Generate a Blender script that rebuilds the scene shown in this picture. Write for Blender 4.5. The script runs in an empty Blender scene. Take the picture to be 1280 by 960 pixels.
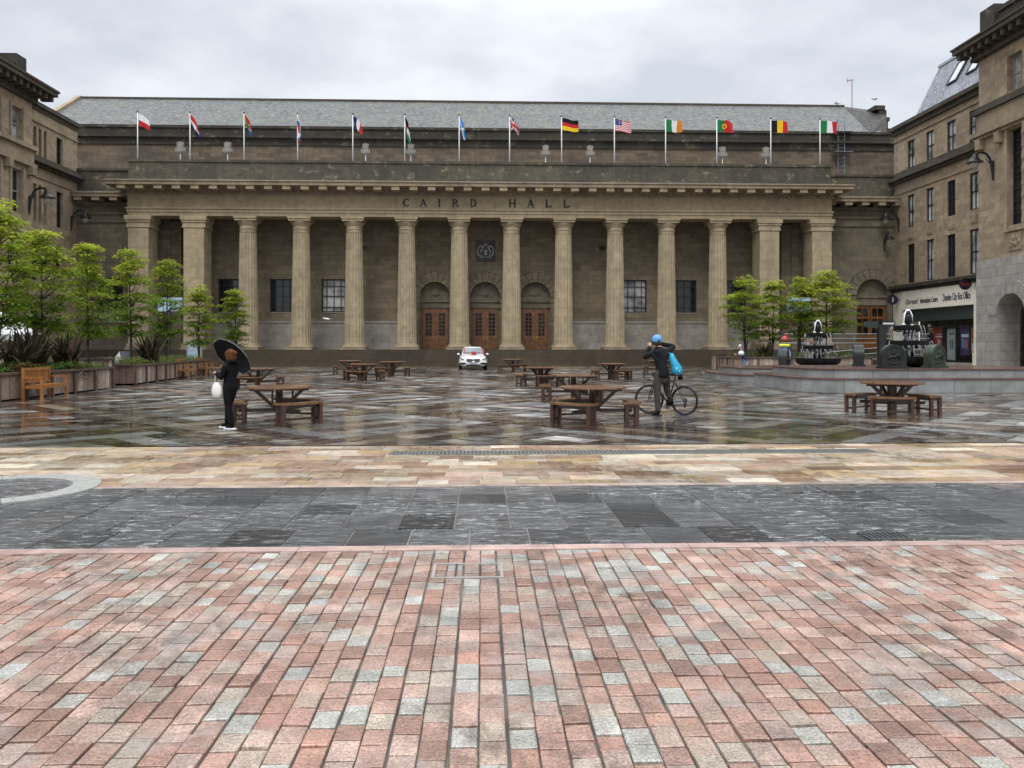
import bpy, bmesh, math, random
from math import sin, cos, pi, atan, tan, radians, sqrt, hypot
from mathutils import Vector, Matrix
random.seed(7)
SC = bpy.context.scene
COL = SC.collection
YAW = 0.037
CAMX, CAMZ, FPX = -0.25, 1.6, 1000.0

# ---- placing helpers: measured distances on the square --------------------
def spot(px, d):
    """ground point at measured distance d along the view direction"""
    lat = (px - 640) / FPX * d
    return (CAMX + lat * cos(YAW) + d * sin(YAW), d * cos(YAW) - lat * sin(YAW))
def on_front(px, Y): return tan(atan((px - 640) / FPX) + YAW) * Y + CAMX
def on_side(px, X): return (X - CAMX) / tan(atan((px - 640) / FPX) + YAW)

# ---- mesh collector --------------------------------------------------------
class MB:
    def __init__(s): s.v, s.f, s.m, s.c = [], [], [], []
    def face(s, idx, m=0, c=None): s.f.append(tuple(idx)); s.m.append(m); s.c.append(c)
    def quad(s, a, b, c_, d, m=0, c=None):
        n = len(s.v); s.v += [a, b, c_, d]; s.face((n, n+1, n+2, n+3), m, c)
    def box(s, x0, x1, y0, y1, z0, z1, m=0, c=None):
        n = len(s.v)
        s.v += [(x0,y0,z0),(x1,y0,z0),(x1,y1,z0),(x0,y1,z0),(x0,y0,z1),(x1,y0,z1),(x1,y1,z1),(x0,y1,z1)]
        for q in ((0,3,2,1),(4,5,6,7),(0,1,5,4),(1,2,6,5),(2,3,7,6),(3,0,4,7)):
            s.face([n+i for i in q], m, c)
    def obox(s, o, ux, uy, uz, m=0, c=None):
        """box with corner o and three edge vectors"""
        o, ux, uy, uz = map(Vector, (o, ux, uy, uz)); n = len(s.v)
        for k in (o, o+ux, o+ux+uy, o+uy, o+uz, o+ux+uz, o+ux+uy+uz, o+uy+uz): s.v.append(tuple(k))
        for q in ((0,3,2,1),(4,5,6,7),(0,1,5,4),(1,2,6,5),(2,3,7,6),(3,0,4,7)):
            s.face([n+i for i in q], m, c)
    def bar(s, a, b, w, h=None, m=0, c=None, up=(0,0,1)):
        a, b = Vector(a), Vector(b); h = h or w; t = (b-a).normalized(); u = Vector(up)
        if abs(t.dot(u)) > .97: u = Vector((0,1,0))
        x = t.cross(u).normalized(); y = x.cross(t).normalized()
        s.obox(a - x*w/2 - y*h/2, x*w, b-a, y*h, m, c)
    def tube(s, pts, rad, n=8, m=0, c=None, cap=True):
        pts = [Vector(p) for p in pts]; k = len(pts)
        if not hasattr(rad, '__len__'): rad = [rad]*k
        ref = None; base = len(s.v)
        for i, p in enumerate(pts):
            t = (pts[min(i+1,k-1)] - pts[max(i-1,0)]).normalized()
            if ref is None:
                ref = Vector((0,0,1)) if abs(t.z) < .9 else Vector((1,0,0))
            x = t.cross(ref)
            if x.length < 1e-4: x = t.cross(Vector((0,1,0)))
            x.normalize(); y = x.cross(t).normalized(); ref = y
            for j in range(n):
                a = 2*pi*j/n; s.v.append(tuple(p + (x*cos(a) + y*sin(a))*rad[i]))
        for i in range(k-1):
            for j in range(n):
                a = base+i*n+j; b = base+i*n+(j+1)%n
                s.face((a, b, b+n, a+n), m, c)
        if cap:
            s.face([base+j for j in range(n)][::-1], m, c); s.face([base+(k-1)*n+j for j in range(n)], m, c)
    def lathe(s, prof, n=24, o=(0,0,0), m=0, c=None, cap=True):
        base = len(s.v); k = len(prof)
        for r, z in prof:
            for j in range(n):
                a = 2*pi*j/n; s.v.append((o[0]+r*cos(a), o[1]+r*sin(a), o[2]+z))
        for i in range(k-1):
            for j in range(n):
                a = base+i*n+j; b = base+i*n+(j+1)%n
                s.face((a, b, b+n, a+n), m, c)
        if cap:
            s.face([base+j for j in range(n)][::-1], m, c); s.face([base+(k-1)*n+j for j in range(n)], m, c)
    def prism(s, poly, a, b, ax='z', m=0, c=None):
        """extrude a 2-D outline along an axis"""
        def P(p, t): return {'z':(p[0],p[1],t),'y':(p[0],t,p[1]),'x':(t,p[0],p[1])}[ax]
        n = len(s.v); k = len(poly)
        s.v += [P(p,a) for p in poly] + [P(p,b) for p in poly]
        s.face([n+i for i in range(k)][::-1], m, c); s.face([n+k+i for i in range(k)], m, c)
        for i in range(k):
            j = (i+1)%k; s.face((n+i, n+j, n+k+j, n+k+i), m, c)
    def ball(s, o, r, n=10, sc=(1,1,1), m=0, c=None):
        base = len(s.v); k = n//2+1
        for i in range(k+1):
            t = pi*i/k
            for j in range(n):
                a = 2*pi*j/n
                s.v.append((o[0]+r*sc[0]*sin(t)*cos(a), o[1]+r*sc[1]*sin(t)*sin(a), o[2]-r*sc[2]*cos(t)))
        for i in range(k):
            for j in range(n):
                a = base+i*n+j; b = base+i*n+(j+1)%n
                s.face((a, b, b+n, a+n), m, c)
    def mesh(s, name, mats, smooth=False, fix=True):
        me = bpy.data.meshes.new(name); me.from_pydata(s.v, [], s.f)
        for mt in (mats if isinstance(mats, (list, tuple)) else [mats]): me.materials.append(mt)
        me.polygons.foreach_set('material_index', s.m)
        if any(c is not None for c in s.c):
            at = me.attributes.new('tint', 'FLOAT_COLOR', 'FACE')
            buf = []
            for c in s.c: buf += list(c or (1,1,1,1)) if c is None or len(c) == 4 else [*c, 1.0]
            at.data.foreach_set('color', buf)
        if fix:
            bm = bmesh.new(); bm.from_mesh(me); bmesh.ops.recalc_face_normals(bm, faces=bm.faces); bm.to_mesh(me); bm.free()
        if smooth is True: me.polygons.foreach_set('use_smooth', [True]*len(me.polygons))
        elif smooth:
            me.polygons.foreach_set('use_smooth', [True]*len(me.polygons))
            me.set_sharp_from_angle(angle=radians(smooth))
        me.update(); return me
    def build(s, name, mats, parent=None, smooth=False, world=True, loc=None, fix=True):
        return link(name, s.mesh(name, mats, smooth, fix), parent, world, loc)

def link(name, me, parent=None, world=True, loc=None):
    o = bpy.data.objects.new(name, me); COL.objects.link(o)
    if parent is not None:
        o.parent = parent
        if world:
            off = Vector((0,0,0)); p = parent
            while p is not None: off += p.location; p = p.parent
            o.location = -off
    if loc is not None: o.location = loc
    return o

def tag(o, label=None, cat=None, group=None, kind=None):
    for k, val in (('label',label),('category',cat),('group',group),('kind',kind)):
        if val: o[k] = val
    return o
def thing(name, label, cat, loc=(0,0,0), rz=0.0, group=None):
    o = bpy.data.objects.new(name, None); COL.objects.link(o)
    o.location = loc; o.rotation_euler = (0,0,rz); o.empty_display_size = .2
    return tag(o, label, cat, group)
def dup(o, parent=None):
    c = o.copy(); COL.objects.link(c)
    if parent is not None: c.parent = parent
    for ch in list(o.children): dup(ch, c)
    return c

# ---- materials -------------------------------------------------------------
class NB:
    """small node-graph builder"""
    def __init__(s, nt): s.t = nt
    def n(s, typ, out=0, props=None, **inp):
        nd = s.t.nodes.new(typ)
        for k, val in (props or {}).items(): setattr(nd, k, val)
        for k, val in inp.items():
            key = int(k[1:]) if k[0] == '_' and k[1:].isdigit() else k.replace('_', ' ')
            sk = nd.inputs[key]
            if isinstance(val, bpy.types.NodeSocket): s.t.links.new(val, sk)
            else: sk.default_value = (*val, 1) if isinstance(val, tuple) and len(val) == 3 and sk.type == 'RGBA' else val
        nd_out = nd.outputs[out] if out is not None else nd
        return nd_out
    def math(s, op, a, b=0.0, clamp=False): return s.n('ShaderNodeMath', 0, {'operation':op,'use_clamp':clamp}, _0=a, _1=b)
    def mix(s, f, a, b, mode='MIX'):
        nd = s.t.nodes.new('ShaderNodeMix'); nd.data_type = 'RGBA'; nd.blend_type = mode; nd.clamp_factor = True
        for sk, val in ((nd.inputs[0],f),(nd.inputs[6],a),(nd.inputs[7],b)):
            if isinstance(val, bpy.types.NodeSocket): s.t.links.new(val, sk)
            else: sk.default_value = (*val, 1) if isinstance(val, tuple) and len(val) == 3 else val
        return nd.outputs[2]
    def ramp(s, f, a, b, lo=0.0, hi=1.0):
        return s.n('ShaderNodeMapRange', 0, None, _0=f, _1=a, _2=b, _3=lo, _4=hi)
    def noise(s, vec, scale, detail=4.0, rough=.55, out=0):
        return s.n('ShaderNodeTexNoise', out, None, Vector=vec, Scale=scale, Detail=detail, Roughness=rough)
    def mapping(s, vec, scale=(1,1,1), loc=(0,0,0), rot=(0,0,0)):
        return s.n('ShaderNodeMapping', 0, None, Vector=vec, Location=loc, Rotation=rot, Scale=scale)
    def bump(s, h, strength=.3, dist=.01, normal=None):
        kw = dict(Strength=strength, Distance=dist, Height=h)
        if normal is not None: kw['Normal'] = normal
        return s.n('ShaderNodeBump', 0, None, **kw)

def newmat(name):
    m = bpy.data.materials.new(name); m.use_nodes = True; nt = m.node_tree
    b = nt.nodes['Principled BSDF']; return m, NB(nt), b, nt
def setp(nt, b, **kw):
    for k, val in kw.items():
        sk = b.inputs[k.replace('_', ' ')]
        if isinstance(val, bpy.types.NodeSocket): nt.links.new(val, sk)
        else: sk.default_value = (*val, 1) if isinstance(val, tuple) and len(val) == 3 and sk.type == 'RGBA' else val

def plain(name, col, rough=.5, metal=0.0, var=.25, scale=6.0, bump=.15, spec=.5, dist=.004, **extra):
    m, g, b, nt = newmat(name)
    pos = g.n('ShaderNodeTexCoord', 3)
    nz = g.noise(pos, scale, 5); f = g.ramp(nz, .3, .7)
    fine = g.noise(pos, scale*9, 3)
    dark = tuple(c*(1-var) for c in col); lite = tuple(min(1, c*(1+var*.6)) for c in col)
    setp(nt, b, Base_Color=g.mix(f, dark, lite), Roughness=g.ramp(fine, .3, .7, max(0, rough-.08), min(1, rough+.08)), Metallic=metal, **extra)
    b.inputs['Specular IOR Level'].default_value = spec
    if bump: setp(nt, b, Normal=g.bump(fine, bump, dist))
    return m

def tinted(name, rough=.5, var=.2, scale=8.0, spec=.5, bump=.2, dist=.004, translucent=0.0):
    """colour comes from each face's own tint"""
    m, g, b, nt = newmat(name)
    at = g.n('ShaderNodeAttribute', 0, {'attribute_name':'tint'})
    pos = g.n('ShaderNodeNewGeometry', 0)
    nz = g.ramp(g.noise(pos, scale, 4), .3, .7, 1-var, 1+var*.5)
    col = g.mix(1.0, at, g.n('ShaderNodeCombineXYZ', 0, None, _0=nz, _1=nz, _2=nz), 'MULTIPLY')
    setp(nt, b, Base_Color=col, Roughness=rough); b.inputs['Specular IOR Level'].default_value = spec
    if bump: setp(nt, b, Normal=g.bump(g.noise(pos, scale*8, 3), bump, dist))
    if translucent:
        tr = g.n('ShaderNodeBsdfTranslucent', 0, None, Color=col)
        mx = g.n('ShaderNodeMixShader', 0, None, _0=translucent, _1=b.outputs[0], _2=tr)
        nt.links.new(mx, nt.nodes['Material Output'].inputs[0])
    return m

def stone(name, c1, c2, bw=1.0, bh=.42, mortar=.55, stain=(.05,.045,.04), amt=.5, rough=.8, streak=.35, bump=.35, msize=.012, lichen=0.0):
    m, g, b, nt = newmat(name)
    geo = g.n('ShaderNodeNewGeometry', None)
    pos, nor = geo.outputs['Position'], geo.outputs['True Normal']
    sp = g.n('ShaderNodeSeparateXYZ', None, None, _0=pos); sn = g.n('ShaderNodeSeparateXYZ', None, None, _0=nor)
    side = g.math('GREATER_THAN', g.math('ABSOLUTE', sn.outputs[0]), .72)
    u = g.n('ShaderNodeMix', 0, None, _0=side, _2=sp.outputs[0], _3=sp.outputs[1])
    uv = g.n('ShaderNodeCombineXYZ', 0, None, _0=u, _1=sp.outputs[2], _2=0.0)
    br = g.n('ShaderNodeTexBrick', None, {'offset':.5}, Vector=uv, Color1=c1, Color2=c2, Mortar=tuple(c*mortar for c in c1),
             Scale=1.0, Mortar_Size=msize, Mortar_Smooth=.3, Bias=0.0, Brick_Width=bw, Row_Height=bh)
    big = g.ramp(g.noise(pos, .33, 7, .6), .42, .72)
    mid = g.ramp(g.noise(pos, 2.2, 6, .65), .35, .75, .74, 1.14)
    stv = g.mapping(pos, (1.7, 1.7, .11)); stk = g.ramp(g.noise(stv, 1.0, 6, .6), .48, .75)
    col = g.mix(1.0, br.outputs[0], g.n('ShaderNodeCombineXYZ', 0, None, _0=mid, _1=mid, _2=mid), 'MULTIPLY')
    col = g.mix(g.math('MULTIPLY', big, amt), col, stain)
    col = g.mix(g.math('MULTIPLY', stk, streak), col, stain)
    if lichen:
        lf = g.ramp(g.noise(g.mapping(pos, (1,1,1.6)), 1.1, 8, .7), .56, .66)
        col = g.mix(g.math('MULTIPLY', lf, lichen), col, (.33,.27,.18))
        ld = g.ramp(g.noise(g.mapping(pos, (1,1,2.2), (5,3,1)), .8, 8, .72), .52, .64)
        col = g.mix(g.math('MULTIPLY', ld, lichen), col, (.045,.045,.035))
    fine = g.noise(pos, 14, 5, .7)
    h = g.math('ADD', g.math('MULTIPLY', br.outputs[1], -1.0), g.math('MULTIPLY', fine, .45))
    setp(nt, b, Base_Color=col, Roughness=rough, Normal=g.bump(h, bump, .02)); b.inputs['Specular IOR Level'].default_value = .3
    return m

def glass(name, col=(.012,.014,.016), rough=.06, var=.5, spec=.5):
    m, g, b, nt = newmat(name)
    pos = g.n('ShaderNodeNewGeometry', 0)
    f = g.ramp(g.noise(pos, .9, 3), .35, .65)
    setp(nt, b, Base_Color=g.mix(f, tuple(c*(1-var) for c in col), tuple(c*(1+var*2) for c in col)), Roughness=rough,
         Normal=g.bump(g.noise(pos, 1.3, 2), .08, .05)); b.inputs['Specular IOR Level'].default_value = spec; return m

M = {}
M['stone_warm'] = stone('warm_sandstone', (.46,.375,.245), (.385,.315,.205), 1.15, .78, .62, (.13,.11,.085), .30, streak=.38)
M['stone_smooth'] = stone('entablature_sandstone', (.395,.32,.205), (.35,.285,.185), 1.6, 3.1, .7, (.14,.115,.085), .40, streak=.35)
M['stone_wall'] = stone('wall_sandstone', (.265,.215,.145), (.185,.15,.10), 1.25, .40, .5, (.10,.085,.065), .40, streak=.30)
M['stone_wing'] = stone('wing_sandstone', (.225,.19,.13), (.16,.135,.094), 1.2, .42, .65, (.13,.12,.10), .50, streak=.3)
M['stone_dado'] = stone('grey_dado_stone', (.40,.37,.315), (.30,.28,.24), 1.6, .62, .7, (.23,.21,.18), .5, streak=.3)
M['stone_upper'] = stone('brown_upper_stone', (.19,.142,.095), (.105,.081,.057), 1.1, .36, .6, (.055,.048,.04), .5, streak=.4)
M['stone_sooty'] = stone('sooty_stone', (.125,.108,.073), (.08,.071,.05), 1.5, 1.0, .7, (.035,.034,.03), .6, streak=.5, lichen=.62)
M['stone_black'] = stone('blackened_stone', (.066,.056,.04), (.042,.037,.028), 1.5, 1.2, .7, (.022,.022,.02), .6, streak=.5, lichen=.4)
M['stone_side'] = stone('buff_side_stone', (.42,.325,.215), (.285,.22,.15), .95, .40, .62, (.17,.14,.11), .42, streak=.38)
M['stone_trim'] = stone('buff_trim_stone', (.36,.285,.19), (.31,.245,.165), 1.7, 2.0, .75, (.10,.085,.07), .5, streak=.45)
M['stone_cornice'] = stone('dark_cornice_stone', (.105,.085,.062), (.075,.061,.046), 1.7, 2.0, .75, (.035,.032,.028), .55, streak=.5)
M['granite'] = stone('grey_granite_ashlar', (.40,.385,.345), (.315,.30,.27), 1.05, .62, .5, (.22,.21,.2), .3, streak=.2, msize=.018)
M['stone_steps'] = stone('mossy_step_stone', (.088,.066,.042), (.06,.045,.029), 1.9, 5.0, .6, (.032,.027,.017), .6, rough=.5, streak=.4)
M['pool_stone'] = stone('grey_kerb_granite', (.29,.30,.29), (.235,.24,.235), 1.25, 3.0, .45, (.12,.125,.12), .35, rough=.45, streak=.4)
M['red_coping'] = plain('red_sandstone_coping', (.115,.062,.05), .22, var=.4, scale=2.5)
M['black_metal'] = plain('black_painted_iron', (.012,.013,.014), .4, var=.4, scale=3)
M['bronze'] = plain('dark_bronze', (.014,.017,.016), .45, .2, var=.7, scale=4, bump=.3)
M['white_paint'] = plain('white_paint', (.78,.78,.76), .4, var=.08)
M['lead'] = plain('lead_flashing', (.36,.38,.40), .4, var=.3, scale=1.5)
M['glass'] = glass('dark_window_glass')
M['glass_pale'] = glass('curtained_window_glass', (.22,.225,.215), .1, .7)
M['door_glass'] = glass('door_pane_glass', (.016,.016,.015), .3, .8, .2)
M['dark_frame'] = plain('dark_window_frame', (.016,.016,.017), .45)
M['pale_frame'] = plain('pale_sash_frame', (.30,.29,.27), .5)
M['oak'] = plain('varnished_oak', (.20,.082,.026), .35, var=.5, scale=3.0)
M['skylight'] = plain('skylight_glass', (.55,.6,.64), .04, .75, var=.05, bump=0)

def slate_roof(name, c1, c2, cm):
    m, g, b, nt = newmat(name)
    geo = g.n('ShaderNodeNewGeometry', None); pos = geo.outputs[0]
    sp = g.n('ShaderNodeSeparateXYZ', None, None, _0=pos)
    sn = g.n('ShaderNodeSeparateXYZ', None, None, _0=geo.outputs['True Normal'])
    side = g.math('GREATER_THAN', g.math('ABSOLUTE', sn.outputs[0]), g.math('ABSOLUTE', sn.outputs[1]))
    u = g.n('ShaderNodeMix', 0, None, _0=side, _2=sp.outputs[0], _3=sp.outputs[1])
    uv = g.n('ShaderNodeCombineXYZ', 0, None, _0=u, _1=g.math('MULTIPLY', sp.outputs[2], 1.3))
    br = g.n('ShaderNodeTexBrick', None, None, Vector=uv, Color1=c1, Color2=c2, Mortar=tuple(c*.35 for c in c1), Scale=1.0, Mortar_Size=.025, Mortar_Smooth=.2, Bias=.0, Brick_Width=.42, Row_Height=.26)
    moss = g.ramp(g.noise(pos, .55, 8, .7), .48, .68)
    sp2 = g.ramp(g.noise(pos, 3.2, 6, .8), .38, .64, .45, 1.45)
    col = g.mix(1.0, br.outputs[0], g.n('ShaderNodeCombineXYZ', 0, None, _0=sp2, _1=sp2, _2=sp2), 'MULTIPLY')
    col = g.mix(g.math('MULTIPLY', moss, .55), col, cm)
    h = g.math('MULTIPLY', br.outputs[1], -1.0)
    setp(nt, b, Base_Color=col, Roughness=g.ramp(g.noise(pos, 3, 5), .3, .7, .42, .7), Normal=g.bump(h, .5, .02)); b.inputs['Specular IOR Level'].default_value = .35; return m
M['slate'] = slate_roof('wet_slate_roof', (.165,.168,.163), (.085,.088,.086), (.15,.16,.09))
M['slate_dark'] = slate_roof('mossy_dark_slate', (.05,.046,.036), (.03,.029,.022), (.04,.042,.022))
M['slate_blue'] = slate_roof('blue_slate_mansard', (.30,.31,.34), (.21,.22,.25), (.36,.38,.41))

# ---- wall panels with openings ---------------------------------------------
def wall_panel(mb, ax, pl, dirn, u0, u1, z0, z1, rects=(), arches=(), depth=.35, m=0, mr=None):
    """wall in plane ax=pl whose outside looks to dirn; rects (ua,ub,za,zb); arches (uc,half,za,zspring)"""
    mr = m if mr is None else mr
    def P(u, z, t=0.0): return (u, pl - dirn*t, z) if ax == 'y' else (pl - dirn*t, u, z)
    ops = list(rects) + [(c-h, c+h, za, zs+h) for c, h, za, zs in arches]
    us = sorted({u0, u1, *[a for o in ops for a in o[:2] if u0 < a < u1]}); zs_ = sorted({z0, z1, *[a for o in ops for a in o[2:] if z0 < a < z1]})
    for a, b in zip(us, us[1:]):
        for c, d in zip(zs_, zs_[1:]):
            mu, mz = (a+b)/2, (c+d)/2
            if any(o[0] < mu < o[1] and o[2] < mz < o[3] for o in ops): continue
            mb.quad(P(a,c), P(b,c), P(b,d), P(a,d), m)
    for a, b, c, d in rects:
        for p, q in (((a,c),(a,d)),((a,d),(b,d)),((b,d),(b,c)),((b,c),(a,c))):
            mb.quad(P(*p), P(*q), P(*q,depth), P(*p,depth), mr)
    for uc, h, za, zs in arches:
        pts = [(uc - h*cos(pi*i/16), zs + h*sin(pi*i/16)) for i in range(17)]
        for p, q in zip(pts, pts[1:]):
            mb.quad(P(*p), P(*q), P(q[0], zs+h), P(p[0], zs+h), m)
            mb.quad(P(*p), P(*q), P(*q,depth), P(*p,depth), mr)
        for uu in (uc-h, uc+h):
            mb.quad(P(uu,za), P(uu,zs), P(uu,zs,depth), P(uu,za,depth), mr)

def ring_blocks(mb, ax, pl, dirn, uc, zs, r0, r1, n, proud=.04, gap=.018, m=0, a0=0.0, a1=pi, back=None):
    """wedge stones round an arch"""
    if back is not None:
        for i in range(24):
            ta, tb = a0+(a1-a0)*i/24, a0+(a1-a0)*(i+1)/24
            mb.prism([(uc+q*cos(t), zs+q*sin(t)) for q, t in ((r0,ta),(r1+.05,ta),(r1+.05,tb),(r0,tb))], pl+dirn*.02, pl-dirn*.05, ax, back)
    for i in range(n):
        aa = a0 + (a1-a0)*i/n + gap/r1; ab = a0 + (a1-a0)*(i+1)/n - gap/r1
        poly = []
        for k in range(4): t = aa+(ab-aa)*k/3; poly.append((uc+r0*cos(t), zs+r0*sin(t)))
        for k in range(4): t = ab+(aa-ab)*k/3; poly.append((uc+r1*cos(t), zs+r1*sin(t)))
        mb.prism(poly, pl+dirn*proud, pl-dirn*.06, ax, m)
# ============================ CONCERT HALL ==================================
hall = thing('concert_hall', 'long sandstone concert hall with ten fluted columns and a slate roof closing the square', 'concert hall', (0, 62, 0))
PZ = 1.28            # platform level behind the steps
CY = 65.4            # column axis
FY = 64.62           # entablature face
BY = 68.0            # portico back wall
WY = 67.2            # wing walls
# steps
mb = MB(); n = 8
for i in range(n):
    y = 61.4 + .33*i
    mb.box(-31.5, 31.5, y, 64.4, .16*i, .16*(i+1) - (.004 if i == n-1 else 0))
mb.build('entrance_steps', M['stone_steps'], hall)
mb = MB(); mb.box(-33.4, 34.7, 64.05, 73.0, 0, PZ); mb.build('platform', M['stone_steps'], hall)
# portico back wall, with doors and windows
WX = [-21.4, -17.1, -12.8, 12.8, 17.1, 21.4]
mb = MB()
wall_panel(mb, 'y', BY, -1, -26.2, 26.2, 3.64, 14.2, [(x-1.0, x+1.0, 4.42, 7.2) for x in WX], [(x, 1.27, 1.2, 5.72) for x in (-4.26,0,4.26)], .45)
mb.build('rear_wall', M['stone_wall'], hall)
mb = MB(); mb.box(-33.8, 36.5, BY+1.0, 77.9, 0, 13.95); mb.build('interior_block', M['stone_wall'], hall)
mb = MB()
wall_panel(mb, 'y', BY-.06, -1, -26.2, 26.2, PZ-.1, 3.56, [], [(x, 1.27, 1.2, 5.72) for x in (-4.26,0,4.26)][:0] , .45)
xs = [-26.2, -4.26-2.22, -4.26+2.22, -2.22, 2.22, 4.26-2.22, 4.26+2.22, 26.2]
for a, b in ((-26.2,-6.5), (6.5,26.2)):
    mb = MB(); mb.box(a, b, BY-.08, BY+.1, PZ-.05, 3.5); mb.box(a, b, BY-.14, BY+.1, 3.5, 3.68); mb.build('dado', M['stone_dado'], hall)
for x in (-4.26, 0, 4.26):
    for s in (-1, 1):
        z = PZ; mb = MB()
        for k in range(9):
            w = (.80, .52)[k % 2]; x0 = x + s*1.275; x1 = x + s*(1.275+w)
            mb.box(min(x0,x1), max(x0,x1), BY-.09, BY+.1, z, z+.45); z += .49
        mb.build('door_quoins', M['stone_wall'], hall)
for x in (-4.26, 0, 4.26):
    mb = MB(); ring_blocks(mb, 'y', BY, -1, x, 5.72, 1.28, 2.12, 11, .12, .028, back=1)
    arch = mb.build('door_arch', [M['stone_wall'], M['stone_black']], hall)
    mb = MB(); y = BY+.42
    mb.box(x-1.4, x-1.12, y+.035, y+.2, PZ, 4.8); mb.box(x+1.12, x+1.4, y+.035, y+.2, PZ, 4.8)
    mb.box(x-1.26, x+1.26, y-.12, y+.2, 4.8, 5.3); mb.box(x-1.26, x+1.26, y-.24, y+.2, 5.3, 5.5); mb.box(x-1.26, x+1.26, y-.16, y+.2, 5.5, 5.72)
    pts = [(x+1.4*cos(pi*i/16), 5.72+1.4*sin(pi*i/16)) for i in range(17)]
    mb.prism(pts, y+.035, y+.1, 'y')
    mb.prism([(x+.36*cos(2*pi*i/20), 6.22+.36*sin(2*pi*i/20)) for i in range(20)], y-.05, y+.05, 'y')
    for k in range(14):
        a0, a1 = pi*k/14, pi*(k+1)/14
        mb.prism([(x+1.0*cos(a0),5.80+1.0*sin(a0)),(x+1.12*cos(a0),5.80+1.12*sin(a0)),(x+1.12*cos(a1),5.80+1.12*sin(a1)),(x+1.0*cos(a1),5.80+1.0*sin(a1))], y-.04, y+.05, 'y')
    mb.build('tympanum', M['stone_wing'], arch)
    # pair of oak doors
    y = BY+.38
    mb = MB(); mb.box(x-1.11, x+1.11, y+.06, y+.14, PZ, 4.8)
    door = mb.build('door', M['oak'], hall)
    for s in (-1, 1):
        c = x + s*.555
        mb = MB()
        mb.box(c-.53, c-.27, y, y+.07, PZ+.02, 4.72); mb.box(c+.27, c+.53, y, y+.07, PZ+.02, 4.72)
        mb.box(c-.27, c+.27, y, y+.07, PZ+.02, PZ+.28); mb.box(c-.27, c+.27, y, y+.07, 4.36, 4.72)
        mb.box(c-.27, c+.27, y, y+.07, 2.16, 2.44); mb.box(c-.2, c+.2, y+.02, y+.07, PZ+.38, 2.06)
        for dx in (0,): mb.box(c+dx-.02, c+dx+.02, y+.015, y+.07, 2.44, 4.36)
        for k in range(1, 6): zz = 2.44+1.92*k/6; mb.box(c-.27, c+.27, y+.012, y+.07, zz-.025, zz+.025)
        mb.build('door_leaf', M['oak'], door)
        mb = MB(); mb.box(c-.27, c+.27, y+.045, y+.065, 2.44, 4.36); mb.build('glazing', M['door_glass'], door)
        mb = MB(); mb.ball((c-s*.44, y-.04, 2.26), .05, 8); mb.box(c-s*.44-.04, c-s*.44+.04, y-.02, y+.01, 2.12, 2.4)
        mb.build('handle', plain('brass', (.5,.33,.1), .3, .9) if 'brass' not in bpy.data.materials else bpy.data.materials['brass'], door)
# windows
wglass = [M['glass'], M['glass'], M['glass_pale'], M['glass_pale'], M['glass'], M['glass']]
for x, gm in zip(WX, wglass):
    mb = MB(); y = BY+.2
    for a in (-.96, -.62, -.02, .56, .90): mb.box(x+a, x+a+.06, y-.04, y+.05, 4.45, 7.17)
    for z in (4.45, 4.82, 5.75, 6.6, 7.11): mb.box(x-.96, x+.96, y-.045, y+.045, z, z+.06)
    w = mb.build('window', M['dark_frame'], hall)
    mb = MB(); mb.box(x-.99, x+.99, y+.055, y+.075, 4.43, 7.19); mb.build('pane', gm, w)
    mb = MB(); mb.box(x-1.0, x+1.0, BY-.04, BY+.2, 4.34, 4.415); mb.build('sill', M['stone_dado'], w)
# antae on the back wall and side returns of the portico
for x in (-25.9, 25.9):
    mb = MB(); mb.box(x-.55, x+.55, BY-.3, BY+.2, PZ, 11.4); mb.box(x-.68, x+.68, BY-.42, BY+.2, 11.4, 11.95); mb.build('wall_pilaster', M['stone_wall'], hall)
for s in (-1, 1):
    mb = MB(); mb.box(min(s*26.2, s*28.75), max(s*26.2, s*28.35), 67.6, 68.2, PZ, 14.2); mb.build('end_wall', M['stone_wall'], hall)
mb = MB(); mb.box(-27.3, 27.3, FY+1.6, BY+.3, 12.6, 12.8); mb.build('portico_ceiling', M['stone_wall'], hall)
# columns
def fluted():
    mb = MB(); prof = [(1.72, .80), (2.2, .795), (3.6, .775), (5.2, .75), (6.8, .725), (8.4, .695), (10.0, .665), (10.75, .652)]
    nf, ns = 20, 5; N = nf*ns
    for z, r in prof:
        for j in range(N):
            t = (j % ns)/ns; f = sin(pi*t) if t > 0 else 0
            rr = r*(1 - .072*f); a = 2*pi*j/N
            mb.v.append((rr*cos(a), rr*sin(a), z-PZ))
    for i in range(len(prof)-1):
        for j in range(N):
            a = i*N+j; b = i*N+(j+1)%N; mb.face((a,b,b+N,a+N))
    return mb.mesh('column', M['stone_warm'])
def col_cap():
    mb = MB(); o = -PZ
    mb.lathe([(.652,10.7+o),(.655,10.95+o),(.69,10.97+o),(.69,11.03+o),(.66,11.06+o),(.665,11.22+o),(.72,11.3+o),(.82,11.47+o),(.85,11.56+o),(.80,11.6+o)], 40)
    mb.box(-.86,.86,-.86,.86, 11.601+o, 11.78+o); mb.box(-.93,.93,-.93,.93, 11.78+o, 11.935+o)
    return mb.mesh('capital', M['stone_warm'])
def col_base():
    mb = MB()
    mb.lathe([(1.02,.16),(1.05,.22),(1.02,.30),(.93,.32),(.90,.36),(.93,.40),(.90,.45),(.82,.46)], 40)
    return mb.mesh('base', M['stone_warm'])
def col_plinth(): mb = MB(); mb.box(-1.04,1.04,-1.04,1.04, 0, .16); return mb.mesh('plinth', M['stone_trim'])
cm, cc, cb, cp = fluted(), col_cap(), col_base(), col_plinth()
for i in range(10):
    x = (i-4.5)*4.26
    c = link('column', cm, hall, False, (x, CY-62, PZ)); link('capital', cc, c, False); link('base', cb, c, False); link('plinth', cp, c, False)
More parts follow.
